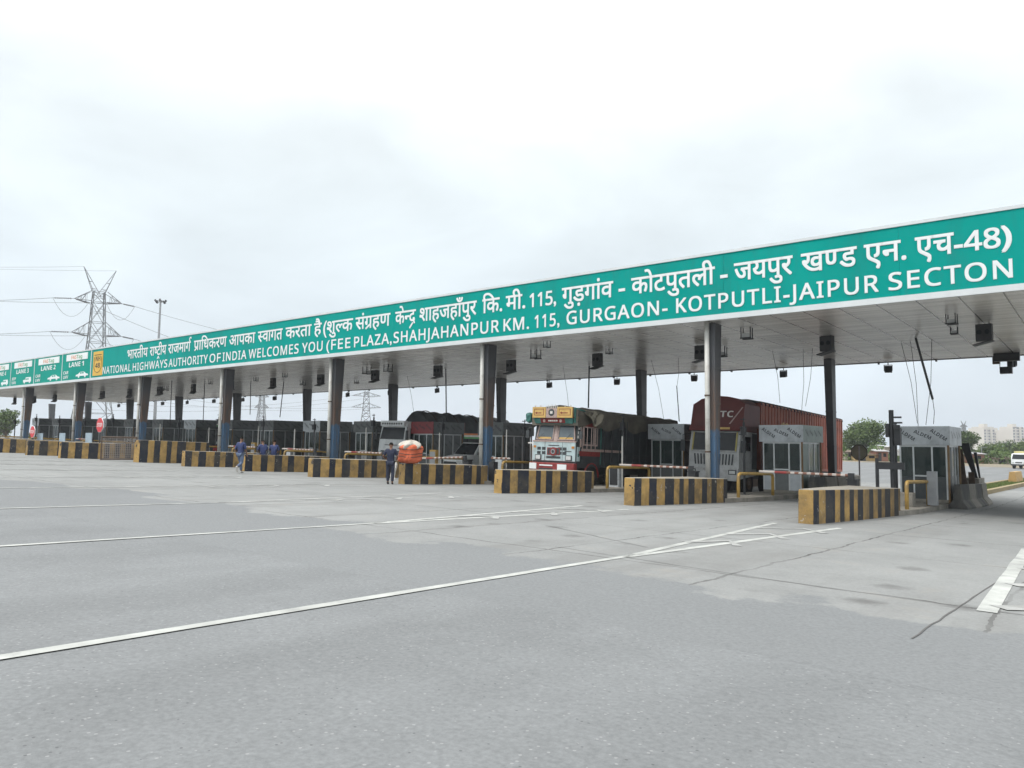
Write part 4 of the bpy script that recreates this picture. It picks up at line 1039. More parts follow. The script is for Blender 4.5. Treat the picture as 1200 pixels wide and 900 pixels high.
for sx_ in (-1, 1):
    a, b = (-1.08, -.14) if sx_ < 0 else (.14, 1.08)
    sl_ = .10 / .82
    ws = MB().hexa([(a, .07, 2.24), (b, .07, 2.24), (b, .10, 2.24), (a, .10, 2.24)], [(a + (.1 if sx_ < 0 else 0), .175, 2.90), (b - (.1 if sx_ > 0 else 0), .175, 2.90), (b - (.1 if sx_ > 0 else 0), .20, 2.90), (a + (.1 if sx_ < 0 else 0), .20, 2.90)]).build('windscreen', M['skyglass'], T)
    fr = MB()
    c4 = [(a, .06, 2.22), (b, .06, 2.22), (b - (.1 if sx_ > 0 else 0), .17, 2.92), (a + (.1 if sx_ < 0 else 0), .17, 2.92)]
    for i in range(4): fr.tube([c4[i], c4[(i + 1) % 4]], .035, 6)
    fr.build('surround', M['trimpink'], ws)
    MB().box(a + .1, b - .1, .045, .06, 2.22, 2.33).build('slogan_strip', M['truckyellow'], ws)
    MB().hexa([(sx_ * .0 - .10, .05, 2.16), (.10, .05, 2.16), (.10, .1, 2.16), (-.10, .1, 2.16)], [(-.07, .16, 2.94), (.07, .16, 2.94), (.07, .2, 2.94), (-.07, .2, 2.94)]).build('pillar', M['trimpink'], T) if sx_ > 0 else None
vb = MB().hexa([(-1.05, -.12, 2.96), (1.05, -.12, 2.96), (1.05, .3, 2.96), (-1.05, .3, 2.96)], [(-1.12, -.2, 3.20), (1.12, -.2, 3.20), (1.12, .3, 3.20), (-1.12, .3, 3.20)]).build('visor', M['teal'], T)
q = MB().hexa([(-.72, -.135, 2.98), (.66, -.135, 2.98), (.66, -.12, 2.98), (-.72, -.12, 2.98)], [(-.72, -.212, 3.19), (.66, -.212, 3.19), (.66, -.19, 3.19), (-.72, -.19, 3.19)], M['truckred'])
for cx_ in (-.5, .44): q.tube([(cx_, -.16, 3.08), (cx_, -.20, 3.08)], .07, 10, M['trimpink'])
for i in range(5): q.box(-.26 + i * .11, -.19 + i * .11, -.20, -.17, 3.05, 3.12, M['cloth'])
q.build('visor_ornament', None, vb)
for a, b in ((-1.12, -.36), (.30, 1.14)):
    yb = MB().box(a, b, -.30, -.24, 3.22, 3.72).build('signboard', M['truckyellow'], T)
    q = MB(); 
    for u0, u1, v0, v1 in ((a + .1, b - .1, 3.33, 3.35), (a + .1, b - .1, 3.61, 3.63), (a + .1, a + .12, 3.33, 3.63), (b - .12, b - .1, 3.33, 3.63)): q.box(u0, u1, -.31, -.30, v0, v1, M['truckred'])
    q.box(a + .2, b - .25, -.31, -.301, 3.42, 3.46, M['truckred']); q.hexa([(a + .16, -.31, 3.44), (a + .26, -.31, 3.38), (a + .26, -.302, 3.38), (a + .16, -.302, 3.44)], [(a + .16, -.31, 3.445), (a + .26, -.31, 3.50), (a + .26, -.302, 3.50), (a + .16, -.302, 3.445)], M['truckred'])
    q.build('border', None, yb)
q = MB(); q.box(-.34, .28, -.29, -.22, 3.22, 3.66, M['trimpink']).tube([(-.03, -.30, 3.46), (-.03, -.28, 3.46)], .17, 12, M['bodydark']).box(-.1, .04, -.31, -.3, 3.4, 3.52, M['cloth'])
for i in range(7): xx = -.34 + i * .1; q.tube([(xx, -.26, 3.66), (xx, -.26, 3.78 + .05 * (i % 2))], .022, 5, M['cloth'])
for xx in (-1.0, -.7, .7, 1.0): q.tube([(xx, -.26, 3.72), (xx + .03, -.26, 3.80)], .025, 5, M['cloth'])
q.build('crest', None, T)
MB().box(-1.15, 1.15, -.2, 2.1, 3.21, 3.28).box(-1.2, 1.2, .0, 2.1, 2.985, 3.1).build('roof_rack', M['rust'], T)
# doors, red sill, mirrors, tassel
for sx_ in (-1, 1):
    d = MB().box(sx_ * 1.225 - .012, sx_ * 1.225 + .012, .5, 1.75, 1.15, 2.9).build('door', M['bodydark'], T)
    MB().box(sx_ * 1.245 - .01, sx_ * 1.245 + .01, .62, 1.3, 2.15, 2.8).build('window', M['carglass'], d)
    q = MB()
    for yy in (.55, 1.36, 1.46, 1.7): q.box(sx_ * 1.255 - .012, sx_ * 1.255 + .012, yy, yy + .05, 2.05, 2.86)
    q.box(sx_ * 1.255 - .012, sx_ * 1.255 + .012, .55, 1.75, 1.98, 2.05).box(sx_ * 1.255 - .012, sx_ * 1.255 + .012, .55, 1.75, 2.82, 2.87); q.build('door_trim', M['trimpink'], d)
    MB().box(sx_ * 1.26 - .02, sx_ * 1.26 + .02, .4, 4.2, 1.72, 1.84).build('side_rail', M['trimpink'], T)
    MB().box(sx_ * 1.25 - .015, sx_ * 1.25 + .015, .2, 2.0, 1.5, 1.72).build('side_stripe', M['truckred'], T)
    q = MB(); q.tube([(sx_ * 1.2, .95 + .62 * math.cos(a) * -1, .52 + .66 * math.sin(a)) for a in [R(20 * i) for i in range(10)]], .05, 6); q.v = [(a, b + .4, c) for a, b, c in q.v]; q.build('mudguard', M['truckred'], T)
    MB().tube([(sx_ * 1.2, .1, 2.9), (sx_ * 1.5, -.1, 2.7), (sx_ * 1.5, -.1, 2.3)], .02, 6).box(sx_ * 1.5 - .1, sx_ * 1.5 + .1, -.13, -.08, 2.25, 2.62).build('mirror', M['bodydark'], T)
lumpy('tassel', M['teal'], T, .16, .14, 3.0, 3.45, 2, 9).location.x = -1.5
MB().box(-1.5, -1.14, -.06, -.02, 2.0, 2.06).build('marker_arm', M['cloth'], T)
bd = MB().box(-1.23, 1.23, 2.25, 10.2, 1.0, 3.30)
for i in range(12):
    yy = 2.3 + i * .71
    for sx_ in (-1, 1): bd.box(sx_ * 1.26 - .03, sx_ * 1.26 + .03, yy, yy + .08, 1.0, 3.3)
bd.build('cargo_body', M['bodydark'], T)
MB().box(-1.18, 1.18, 2.12, 2.24, 1.1, 3.5).build('headboard', M['teal'], T)
tarp_mesh(1.3, -.05, 10.3, 3.62, .75, .16, 2).build('tarpaulin', M['tarp'], T)
mb = MB(); n = 9; vs = []
for j in range(8):
    for i in range(n): vs.append((1.32 + .05 * math.sin(i * 1.3 + j) + .02 * j, .9 + i * .14 + .04 * math.sin(j), 3.55 - .11 * j * (1 - abs(i - 4) / 7)))
mb.add(vs, [(j * n + i, j * n + i + 1, (j + 1) * n + i + 1, (j + 1) * n + i) for j in range(7) for i in range(n - 1)]); mb.build('loose_flap', M['tarp'], T)
q = MB()
for yy, zz in ((.1, 2.3), (.12, 2.5), (.15, 2.7)): q.box(1.215, 1.245, yy, yy + .12, zz, zz + .12, M['cloth'])
q.box(1.22, 1.25, .28, .40, 1.9, 2.95, M['trimpink']).box(1.22, 1.255, .05, .26, 1.25, 1.9, M['cabblue']).box(1.225, 1.26, .08, .2, 1.45, 1.6, M['teal'])
q.build('corner_trim', None, T)
MB().hexa([(1.13, -.1, 3.0), (1.16, .9, 2.9), (1.22, .9, 2.9), (1.19, -.1, 3.0)], [(1.13, -.15, 3.7), (1.16, .9, 3.6), (1.22, .9, 3.6), (1.19, -.15, 3.7)]).build('side_valance', M['teal'], T)
q = MB()
for i in range(6): q.box(1.225, 1.25, .0 + i * .14, .1 + i * .14, 3.1 + .03 * (i % 2), 3.3, M['cloth'] if i % 2 else M['truckyellow'])
q.build('valance_pattern', None, T)
MB().box(1.235, 1.265, .42, 1.78, 2.87, 3.05).build('door_header', M['truckred'], T)
q = MB()
for yy in (.46, .82, 1.18, 1.54): q.tube([(1.27, yy, 1.85), (1.27, yy, 2.85)], .022, 5, M['trimpink'])
q.build('door_bars', None, T)
q = MB(); n = 10; vs = []
for j in range(9):
    for i in range(n): vs.append((1.30 + .07 * math.sin(i * 1.1 + j * .8) + .03 * j, .35 + i * .16 + .05 * math.sin(j), 3.62 - .10 * j * (1 - abs(i - 4.5) / 6)))
q.add(vs, [(j * n + i, j * n + i + 1, (j + 1) * n + i + 1, (j + 1) * n + i) for j in range(8) for i in range(n - 1)]); q.build('loose_flap', M['tarppale'], T)
for u in (-.95, .62): MB().tube([(u, -.02, 2.24), (u + .28, .03, 2.5)], .012, 5).build('wiper', M['dark'], T)
MB().box(-1.22, 1.22, -.07, .0, 2.10, 2.17).build('ledge', M['trimpink'], T)
settle(T, -20.35, 28.9)

# ---- container lorry
T = empty('container_truck', (0, 0, 0), 'dirty white lorry with a maroon wind hood hauling a red corrugated container', 'lorry')
MB().box(-.45, .45, .3, 17.2, .7, 1.05).box(-1.15, 1.15, 2.8, 17.2, 1.05, 1.2).build('chassis', M['bodydark'], T)
for y in (1.35, 3.9, 13.4, 14.7, 16):
    for sx_ in (-1, 1): wheel(T, sx_ * 1.05, y, .52, .34, 'rust')
MB().prism_x([(0, .7), (0, 1.98), (.22, 2.95), (2.2, 2.95), (2.2, .9)], -1.24, 1.24).build('cab', M['cabwhite'], T)
q = MB()
for i in range(13):
    a = -.85 + i * .138
    q.hexa([(a + (.02 * (i - 6)) * .6, -.03, 1.36), (a + .06 + (.02 * (i - 6)) * .6, -.03, 1.36), (a + .06 + (.02 * (i - 6)) * .6, -.002, 1.36), (a + (.02 * (i - 6)) * .6, -.002, 1.36)],
           [(a + .02 * (i - 6), -.03, 1.86), (a + .06 + .02 * (i - 6), -.03, 1.86), (a + .06 + .02 * (i - 6), -.002, 1.86), (a + .02 * (i - 6), -.002, 1.86)], M['bodydark'])
q.build('grille', None, T)
bevel(MB().box(-1.26, 1.26, -.16, .04, .62, 1.2).build('bumper', M['cabwhite'], T), .04)
for sx_ in (-1, 1):
    h = MB().box(sx_ * 1.0 - .19, sx_ * 1.0 + .19, -.18, -.15, .92, 1.14).build('headlight', M['bodydark'], T); MB().box(sx_ * 1.0 - .14, sx_ * 1.0 + .14, -.195, -.178, .96, 1.1).build('lens', M['headlamp'], h)
    a, b = (-1.08, -.10) if sx_ < 0 else (.10, 1.08)
    ws = MB().hexa([(a, -.005, 2.02), (b, -.005, 2.02), (b, .05, 2.02), (a, .05, 2.02)], [(a, .19, 2.88), (b, .19, 2.88), (b, .24, 2.88), (a, .24, 2.88)]).build('windscreen', M['carglass'], T)
    fr = MB(); c4 = [(a, -.015, 2.0), (b, -.015, 2.0), (b, .185, 2.9), (a, .185, 2.9)]
    for i in range(4): fr.tube([c4[i], c4[(i + 1) % 4]], .04, 6, M['cabwhite'] if i % 2 == 0 else M['pillar'])
    fr.build('surround', None, ws)
    d = MB().box(sx_ * 1.245 - .012, sx_ * 1.245 + .012, .45, 1.5, 1.15, 2.85).build('door', M['cabwhite'], T); MB().box(sx_ * 1.262 - .01, sx_ * 1.262 + .01, .55, 1.35, 2.05, 2.72).build('window', M['carglass'], d)
    MB().box(sx_ * 1.255 - .01, sx_ * 1.255 + .01, 1.6, 2.2, 1.2, 2.9).build('side_vent', M['bodydark'], T)
    MB().tube([(sx_ * 1.2, .1, 2.8), (sx_ * 1.5, -.15, 2.75), (sx_ * 1.5, -.15, 2.1)], .02, 6).box(sx_ * 1.5 - .11, sx_ * 1.5 + .11, -.18, -.12, 1.95, 2.5).build('mirror', M['bodydark'], T)
wh = MB().hexa([(-1.24, -.05, 2.96), (1.24, -.05, 2.96), (1.24, 2.2, 2.96), (-1.24, 2.2, 2.96)], [(-1.26, .05, 3.2), (1.26, .05, 3.2), (1.26, 2.2, 3.2), (-1.26, 2.2, 3.2)])
prof = [(-1.3, 3.2), (1.3, 3.2), (1.3, 4.25), (.9, 4.52), (.45, 4.62), (0, 4.66), (-.45, 4.62), (-.9, 4.52), (-1.3, 4.25)]
wh.hexa([(a, .25 + .25 * (b - 3.2), b) for a, b in prof], [(a, 2.45, b) for a, b in prof])
who = wh.build('wind_hood', M['maroon'], T)
q = MB(); v, f = text_mesh(bold('CTC')); a0 = min(p[0] for p in v); b0 = max(p[0] for p in v)
q.add([(-.20 + (px - a0) / (b0 - a0) * 1.0, .225 + .25 * (3.62 + pz * .42 - 3.2), 3.62 + pz * .42) for px, pz in v], f, M['cloth'])
q.hexa([(.62, .27, 3.3), (.70, .27, 3.3), (.70, .30, 3.3), (.62, .30, 3.3)], [(1.18, .46, 4.1), (1.24, .46, 4.1), (1.24, .48, 4.1), (1.18, .48, 4.1)], M['trimpink'])
q.box(.2, .8, -.06, -.03, 3.02, 3.12, M['truckyellow']); q.build('hood_lettering', None, who)
ct = MB(); pts = []; y = 2.75; i = 0
while y < 17.2:
    pts.append((1.25 - (.055 if i % 4 in (1, 2) else 0), y)); y += (.06, .16, .06, .16)[i % 4]; i += 1
yE = pts[-1][1]
ct.prism_z([(-1.22, 2.75)] + pts + [(-1.22, yE)], 1.25, 4.42)
for yy in (2.75, yE - .06): ct.box(-1.26, 1.27, yy - .05, yy + .1, 1.2, 4.47)
ct.box(-1.26, 1.275, 2.7, yE, 4.40, 4.48).box(-1.26, 1.275, 2.7, yE, 1.18, 1.32)
cto = ct.build('container', M['contred'], T)
q = MB(); i = 0; y = 2.7
while y < yE: q.tube([(-1.26, y, 4.50), (-.6, y, 4.63), (.6, y, 4.63), (1.27, y, 4.50), (1.31, y, 4.36)], .035, 5); y += .55
q.box(-1.2, 1.2, 2.7, yE, 4.485, 4.56); q.build('roof_cover', M['tarpdark'], cto)
q = MB(); 
for i in range(5): q.box(1.27, 1.285, 5.6 + i * .26, 5.78 + i * .26, 3.45, 3.68 if i % 2 else 3.62, M['truckyellow'])
q.build('side_marking', None, cto)
settle(T, -14.75, 34.0)

# ---- white flat-fronted lorry
T = empty('white_truck', (0, 0, 0), 'white flat-fronted lorry with a tall domed dark tarpaulin load', 'lorry')
MB().box(-.45, .45, .3, 11.4, .65, 1.0).build('chassis', M['bodydark'], T)
for y in (1.3, 8.6, 9.9):
    for sx_ in (-1, 1): wheel(T, sx_ * 1.05, y, .5, .34)
M['cabclean'] = mat('white_enamel', (.76, .78, .78), .35, var=.08, scale=2, stain=(.35, .34, .32), stain_amt=.4)
bevel(MB().prism_x([(0, .6), (-.04, 1.3), (.02, 2.1), (.22, 3.1), (.5, 3.3), (2.1, 3.3), (2.1, .7)], -1.24, 1.24).build('cab', M['cabclean'], T), .06)
MB().hexa([(-1.12, -.012, 2.1), (1.12, -.012, 2.1), (1.12, .06, 2.1), (-1.12, .06, 2.1)], [(-1.06, .165, 2.9), (1.06, .165, 2.9), (1.06, .24, 2.9), (-1.06, .24, 2.9)]).build('windscreen', M['carglass'], T)
vb = MB().box(-1.14, 1.14, .0, .3, 2.98, 3.34).build('roof_band', M['cabclean'], T)
q = MB()
for i in range(9): q.box(-1.0 + i * .225, -.86 + i * .225, -.012, .0, 3.08, 3.2, M['bodydark'])
q.build('band_marks', None, vb)
MB().box(-.95, .95, -.062, -.04, 1.15, 1.34).box(-.6, .6, -.05, -.03, 1.7, 1.74).build('grille', M['bodydark'], T)
MB().box(-1.25, 1.25, -.1, .0, .5, .95).build('bumper', M['steel'], T)
for sx_ in (-1, 1):
    MB().box(sx_ * .98 - .2, sx_ * .98 + .2, -.07, -.03, 1.08, 1.28).build('headlight', M['headlamp'], T)
    MB().tube([(sx_ * 1.2, .2, 2.95), (sx_ * 1.48, -.05, 2.9), (sx_ * 1.48, -.05, 2.3)], .022, 6).box(sx_ * 1.48 - .1, sx_ * 1.48 + .1, -.08, -.03, 2.1, 2.7).build('mirror', M['bodydark'], T)
    MB().box(sx_ * 1.245 - .012, sx_ * 1.245 + .012, .5, 1.4, 2.1, 2.85).build('side_window', M['carglass'], T)
MB().box(-1.23, 1.23, 2.3, 11.6, 1.0, 3.0).build('cargo_body', M['bodydark'], T)
tp = tarp_mesh(1.34, 2.2, 11.7, 3.05, .9, 1.1, 5).build('tarpaulin', M['tarpdark'], T)
q = MB()
for yy in (3.0, 5.2, 7.4, 9.8): q.tube([(1.36 * u, yy + .15 * u, 3.1 + 1.1 * (1 - u * u)) for u in [-1 + i / 6 for i in range(13)]], .035, 5)
q.build('rope', M['rope'], tp)
settle(T, -37.6, 34.6)

# ---- domed tarpaulin lorries
def dome_truck(label, body_h, arch, L):
    T = empty('tarpaulin_truck', (0, 0, 0), label, 'lorry')
    MB().box(-.45, .45, .3, L, .65, 1.0).build('chassis', M['bodydark'], T)
    for y in (1.3, L - 2.6, L - 1.3):
        for sx_ in (-1, 1): wheel(T, sx_ * 1.05, y, .5, .34, 'rust')
    MB().prism_x([(0, .7), (0, 2.0), (.2, 2.85), (2.0, 2.85), (2.0, .9)], -1.22, 1.22).build('cab', M['bodydark'], T)
    for a, b in ((-1.06, -.08), (.08, 1.06)):
        MB().hexa([(a, -.005, 2.05), (b, -.005, 2.05), (b, .05, 2.05), (a, .05, 2.05)], [(a, .165, 2.75), (b, .165, 2.75), (b, .22, 2.75), (a, .22, 2.75)]).build('windscreen', M['carglass'], T)
    v = MB()
    v.box(-1.1, 1.1, -.1, .0, 3.06, 3.2, M['truckyellow']).box(-1.1, 1.1, -.1, .0, 2.92, 3.055, M['cloth']).box(-1.1, 1.1, -.1, .0, 2.80, 2.915, M['logogreen']); v.build('header_band', None, T)
    MB().box(-1.25, 1.25, -.18, .0, .65, 1.1).build('bumper', M['red'], T)
    for sx_ in (-1, 1): MB().box(sx_ * .9 - .16, sx_ * .9 + .16, -.03, .0, 1.25, 1.45).build('headlight', M['headlamp'], T)
    MB().box(-1.22, 1.22, 2.2, L + .2, 1.0, body_h).build('cargo_body', M['bodydark'], T)
    t = tarp_mesh(1.34, .4, L + .3, body_h + .1, .9, arch, int(L * 10)).build('tarpaulin', M['tarpdark'], T)
    q = MB()
    for yy in (1.5, 3.2, 5.0, L - 1.5):
        q.tube([(1.36 * u, yy + .15 * u, body_h + .14 + arch * (1 - u * u)) for u in [-1 + i / 6 for i in range(13)]], .03, 5)
    q.build('rope', M['rope'], t)
    return T
settle(dome_truck('lorry under a low dark tarpaulin in the lane behind the walking man', 2.9, .3, 9.0), -49.4, 37.5)
settle(dome_truck('lorry under a sagging dark tarpaulin in the median lanes beyond the mesh gate', 2.9, .25, 8.5), -61.2, 36.5)
settle(dome_truck('lorry under a dark tarpaulin standing behind the decorated lorry', 2.8, .3, 8.0), -26.3, 42.5)

# ---- pickup
T = empty('pickup_truck', (0, 0, 0), 'small white pickup with a tricolour header board beside the red-banded booth', 'pickup')
bevel(MB().prism_x([(0, .35), (-.02, .8), (.12, .98), (1.0, 1.12), (1.55, 1.12), (3.0, 1.12), (3.0, .35)], -.82, .82).build('body', M['cabclean'], T), .05)
bevel(MB().hexa([(-.78, 1.0, 1.1), (.78, 1.0, 1.1), (.78, 2.5, 1.1), (-.78, 2.5, 1.1)], [(-.66, 1.62, 1.80), (.66, 1.62, 1.80), (.66, 2.42, 1.80), (-.66, 2.42, 1.80)]).build('cab', M['cabclean'], T), .04)
MB().hexa([(-.70, 1.0, 1.14), (.70, 1.0, 1.14), (.70, 1.06, 1.14), (-.70, 1.06, 1.14)], [(-.60, 1.56, 1.76), (.60, 1.56, 1.76), (.60, 1.62, 1.76), (-.60, 1.62, 1.76)]).build('windscreen', M['carglass'], T)
for sx_ in (-1, 1):
    MB().hexa([(sx_ * .785, 1.25, 1.14), (sx_ * .80, 1.25, 1.14), (sx_ * .80, 2.35, 1.14), (sx_ * .785, 2.35, 1.14)], [(sx_ * .675, 1.68, 1.74), (sx_ * .69, 1.68, 1.74), (sx_ * .69, 2.35, 1.74), (sx_ * .675, 2.35, 1.74)]).build('side_window', M['carglass'], T)
    MB().box(sx_ * .6 - .14, sx_ * .6 + .14, -.05, .0, .66, .82).build('headlight', M['headlamp'], T)
    for y in (.75, 3.6): wheel(T, sx_ * .72, y, .32, .22)
    MB().box(sx_ * .9 - .09, sx_ * .9 + .07, 1.25, 1.32, 1.15, 1.3).build('mirror', M['bodydark'], T)
MB().box(-.5, .5, -.045, -.01, .6, .74).build('grille', M['bodydark'], T)
MB().box(-.84, .84, -.1, .0, .35, .55).build('bumper', M['bodydark'], T)
MB().box(-.82, .82, 2.6, 4.7, .6, .7).box(-.82, -.78, 2.6, 4.7, .7, 1.2).box(.78, .82, 2.6, 4.7, .7, 1.2).box(-.78, .78, 4.66, 4.7, .7, 1.2).build('load_bed', M['cabclean'], T)
hb = MB().tube([(-.6, 2.0, 1.75), (-.6, 1.9, 2.2)], .025, 6).tube([(.6, 2.0, 1.75), (.6, 1.9, 2.2)], .025, 6)
hb.build('header_post', M['dark'], T)
hb = MB(); hb.box(-.8, .8, 1.86, 1.9, 2.22, 2.32, M['orange']).box(-.8, .8, 1.865, 1.895, 2.12, 2.22, M['cloth']).box(-.8, .8, 1.86, 1.9, 2.02, 2.12, M['logogreen']); hb.build('header_board', None, T)
settle(T, -31.6, 34.0); T.scale = (1.14, 1.14, 1.14)

# ---- far mini truck
def small_truck(label, cabm, boxm, loc, rz, s=1.0, group=None):
    T = empty('small_truck', (0, 0, 0), label, 'small lorry', group)
    bevel(MB().prism_x([(0, .45), (0, 1.25), (.25, 2.0), (1.3, 2.05), (1.3, .45)], -.9, .9).build('cab', cabm, T), .05)
    MB().hexa([(-.78, -.01, 1.28), (.78, -.01, 1.28), (.78, .05, 1.28), (-.78, .05, 1.28)], [(-.72, .21, 1.92), (.72, .21, 1.92), (.72, .27, 1.92), (-.72, .27, 1.92)]).build('windscreen', M['carglass'], T)
    MB().box(-.95, .95, 1.4, 4.3, .75, 2.35).build('cargo_box', boxm, T)
    MB().box(-.92, .92, -.06, .0, .42, .62).box(-.4, .4, -.02, -.001, .75, .9).box(-.4, .4, .1, 4.3, .5, .74).build('bumper', M['bodydark'], T)
    for sx_ in (-1, 1):
        MB().box(sx_ * .65 - .13, sx_ * .65 + .13, -.03, .0, .7, .9).build('headlight', M['headlamp'], T)
        for y in (.75, 3.4): wheel(T, sx_ * .76, y, .36, .24)
    settle(T, loc[0], loc[1], rz); T.scale = (s, s, s); return T
M['loadyellow'] = mat('pale_yellow_cover', (.50, .46, .22), .7)
p = on_g(1194, 549.5); small_truck('white small lorry with a pale yellow load driving on the far road', M['cabclean'], M['loadyellow'], (p.x, p.y), R(-12), 1.05)

# ================================================================== PEOPLE
def skin_mesh(name, verts, edges, radii, m, parent=None, sub=2, root=0):
    me = bpy.data.meshes.new(name); me.from_pydata(verts, edges, [])
    o = bpy.data.objects.new(name, me); C.objects.link(o)
    o.modifiers.new('skin', 'SKIN'); s_ = o.modifiers.new('sub', 'SUBSURF'); s_.levels = s_.render_levels = sub
    for i, sv in enumerate(me.skin_vertices[0].data):
        r = radii[i]; sv.radius = r if isinstance(r, tuple) else (r, r); sv.use_root = i == root
    bpy.context.view_layer.update()
    dg = bpy.context.evaluated_depsgraph_get()
    nm = bpy.data.meshes.new_from_object(o.evaluated_get(dg)); nm.name = name
    o.modifiers.clear(); o.data = nm; bpy.data.meshes.remove(me)
    nm.materials.clear(); nm.materials.append(m)
    nm.polygons.foreach_set('use_smooth', [True] * len(nm.polygons))
    if parent: o.parent = parent
    return o
def make_person(J, label, shirt, trousers, shoe, group=None):
    """J: joints in local metres, person faces +y"""
    P = empty('person', (0, 0, 0), label, 'person', group)
    j = {k: Vector(v) for k, v in J.items()}
    names = ['pelvis', 'waist', 'chest', 'neck', 'chin', 'head', 'crown', 'shl', 'ell', 'wrl', 'hal', 'shr', 'elr', 'wrr', 'har', 'hpl', 'knl', 'anl', 'tol', 'hpr', 'knr', 'anr', 'tor']
    j['chin'] = j['neck'].lerp(j['head'], .45)
    rad = dict(pelvis=(.135, .10), waist=(.125, .09), chest=(.145, .10), neck=.052, chin=.06, head=(.078, .092), crown=.05, shl=.06, ell=.043, wrl=.03, hal=.036, shr=.06, elr=.043, wrr=.03, har=.036, hpl=.085, knl=.058, anl=.042, tol=.035, hpr=.085, knr=.058, anr=.042, tor=.035)
    idx = {n: i for i, n in enumerate(names)}
    E_ = [('pelvis', 'waist'), ('waist', 'chest'), ('chest', 'neck'), ('neck', 'chin'), ('chin', 'head'), ('head', 'crown'), ('chest', 'shl'), ('shl', 'ell'), ('ell', 'wrl'), ('wrl', 'hal'), ('chest', 'shr'), ('shr', 'elr'), ('elr', 'wrr'), ('wrr', 'har'),
          ('pelvis', 'hpl'), ('hpl', 'knl'), ('knl', 'anl'), ('anl', 'tol'), ('pelvis', 'hpr'), ('hpr', 'knr'), ('knr', 'anr'), ('anr', 'tor')]
    vs = [tuple(j[n]) for n in names]; es = [(idx[a], idx[b]) for a, b in E_]; rr = [rad[n] for n in names]
    # five fingers on each hand
    for s_, w_, h_ in (('l', 'wrl', 'hal'), ('r', 'wrr', 'har')):
        d = (j[h_] - j[w_]).normalized(); side = d.cross(Vector((1, 0, 0))); side = side.normalized() if side.length > .1 else Vector((0, 1, 0))
        for f, ln in zip((-.024, -.008, .008, .024), (.060, .070, .066, .052)):
            a = len(vs); q0 = j[h_] + side * f; q1 = q0 + d * ln * .6; q2 = q1 + (d * .8 + Vector((-.4 if s_ == 'r' else .4, .3, 0)) * .5) * ln * .6
            vs += [tuple(q1), tuple(q2)]; es += [(idx[h_], a), (a, a + 1)]; rr += [.011, .009]
        a = len(vs); q = j[w_].lerp(j[h_], .6) + side * .04; vs += [tuple(q), tuple(q + d * .035 + side * .012)]; es += [(idx[h_], a), (a, a + 1)]; rr += [.012, .010]
    skin_mesh('body', vs, es, rr, M['skin'], P, 2)
    S_ = ['pelvis', 'waist', 'chest', 'neck0', 'shl', 'ell0', 'shr', 'elr0', 'hem']
    j['neck0'] = j['chest'].lerp(j['neck'], .8); j['ell0'] = j['shl'].lerp(j['ell'], .85 if shirt != M['shirt_blue'] else 1.1); j['elr0'] = j['shr'].lerp(j['elr'], .85 if shirt != M['shirt_blue'] else 1.1); j['hem'] = j['pelvis'] - (j['waist'] - j['pelvis']).normalized() * (.17 if shirt == M['shirt_blue'] else .1)
    SR = dict(pelvis=(.165, .125), waist=(.155, .118), chest=(.175, .125), neck0=.07, shl=.085, ell0=.066, shr=.085, elr0=.066, hem=(.17, .13))
    ix = {n: i for i, n in enumerate(S_)}
    skin_mesh('shirt', [tuple(j[n]) for n in S_], [(ix[a], ix[b]) for a, b in (('pelvis', 'waist'), ('pelvis', 'hem'), ('waist', 'chest'), ('chest', 'neck0'), ('chest', 'shl'), ('shl', 'ell0'), ('chest', 'shr'), ('shr', 'elr0'))], [SR[n] for n in S_], shirt, P, 2)
    T_ = ['pelvis', 'hpl', 'knl', 'anl0', 'hpr', 'knr', 'anr0']
    j['anl0'] = j['knl'].lerp(j['anl'], .93); j['anr0'] = j['knr'].lerp(j['anr'], .93)
    TR = dict(pelvis=(.15, .115), hpl=.105, knl=.078, anl0=.062, hpr=.105, knr=.078, anr0=.062); ix = {n: i for i, n in enumerate(T_)}
    skin_mesh('trousers', [tuple(j[n]) for n in T_], [(ix[a], ix[b]) for a, b in (('pelvis', 'hpl'), ('hpl', 'knl'), ('knl', 'anl0'), ('pelvis', 'hpr'), ('hpr', 'knr'), ('knr', 'anr0'))], [TR[n] for n in T_], trousers, P, 2)
    for a, t in (('anl', 'tol'), ('anr', 'tor')):
        d = (j[t] - j[a])
        skin_mesh('shoe', [tuple(j[a] - d * .25 - Vector((0, 0, .01))), tuple(j[a] + d * .35 - Vector((0, 0, .015))), tuple(j[t] + d * .15)], [(0, 1), (1, 2)], [.048, .05, .042], shoe, P, 2)
    h = j['head']
    skin_mesh('hair', [tuple(h + Vector((0, -.035, -.02))), tuple(h + Vector((0, -.02, .055))), tuple(h + Vector((0, .035, .085)))], [(0, 1), (1, 2)], [(.078, .07), (.086, .085), (.07, .05)], M['hair'], P, 2)
    # face: nose, ears, eyes, mouth
    f = MB(); f.hexa([(-.016, .088, -.02), (.016, .088, -.02), (.014, .11, -.02), (-.014, .11, -.02)], [(-.008, .085, .02), (.008, .085, .02), (.006, .094, .02), (-.006, .094, .02)])
    o = f.build('nose', M['skin'], P); o.location = h
    for sx_ in (-1, 1):
        e = MB().box(sx_ * .032 - .012, sx_ * .032 + .012, .078, .088, .012, .024).build('eye', M['hair'], P); e.location = h
        e = MB().tube([(sx_ * .074, 0, -.03), (sx_ * .088, -.008, 0), (sx_ * .078, 0, .03)], .012, 6).build('ear', M['skin'], P); e.location = h
    e = MB().box(-.022, .022, .07, .084, -.052, -.045).build('mouth', M['rust'], P); e.location = h
    return P
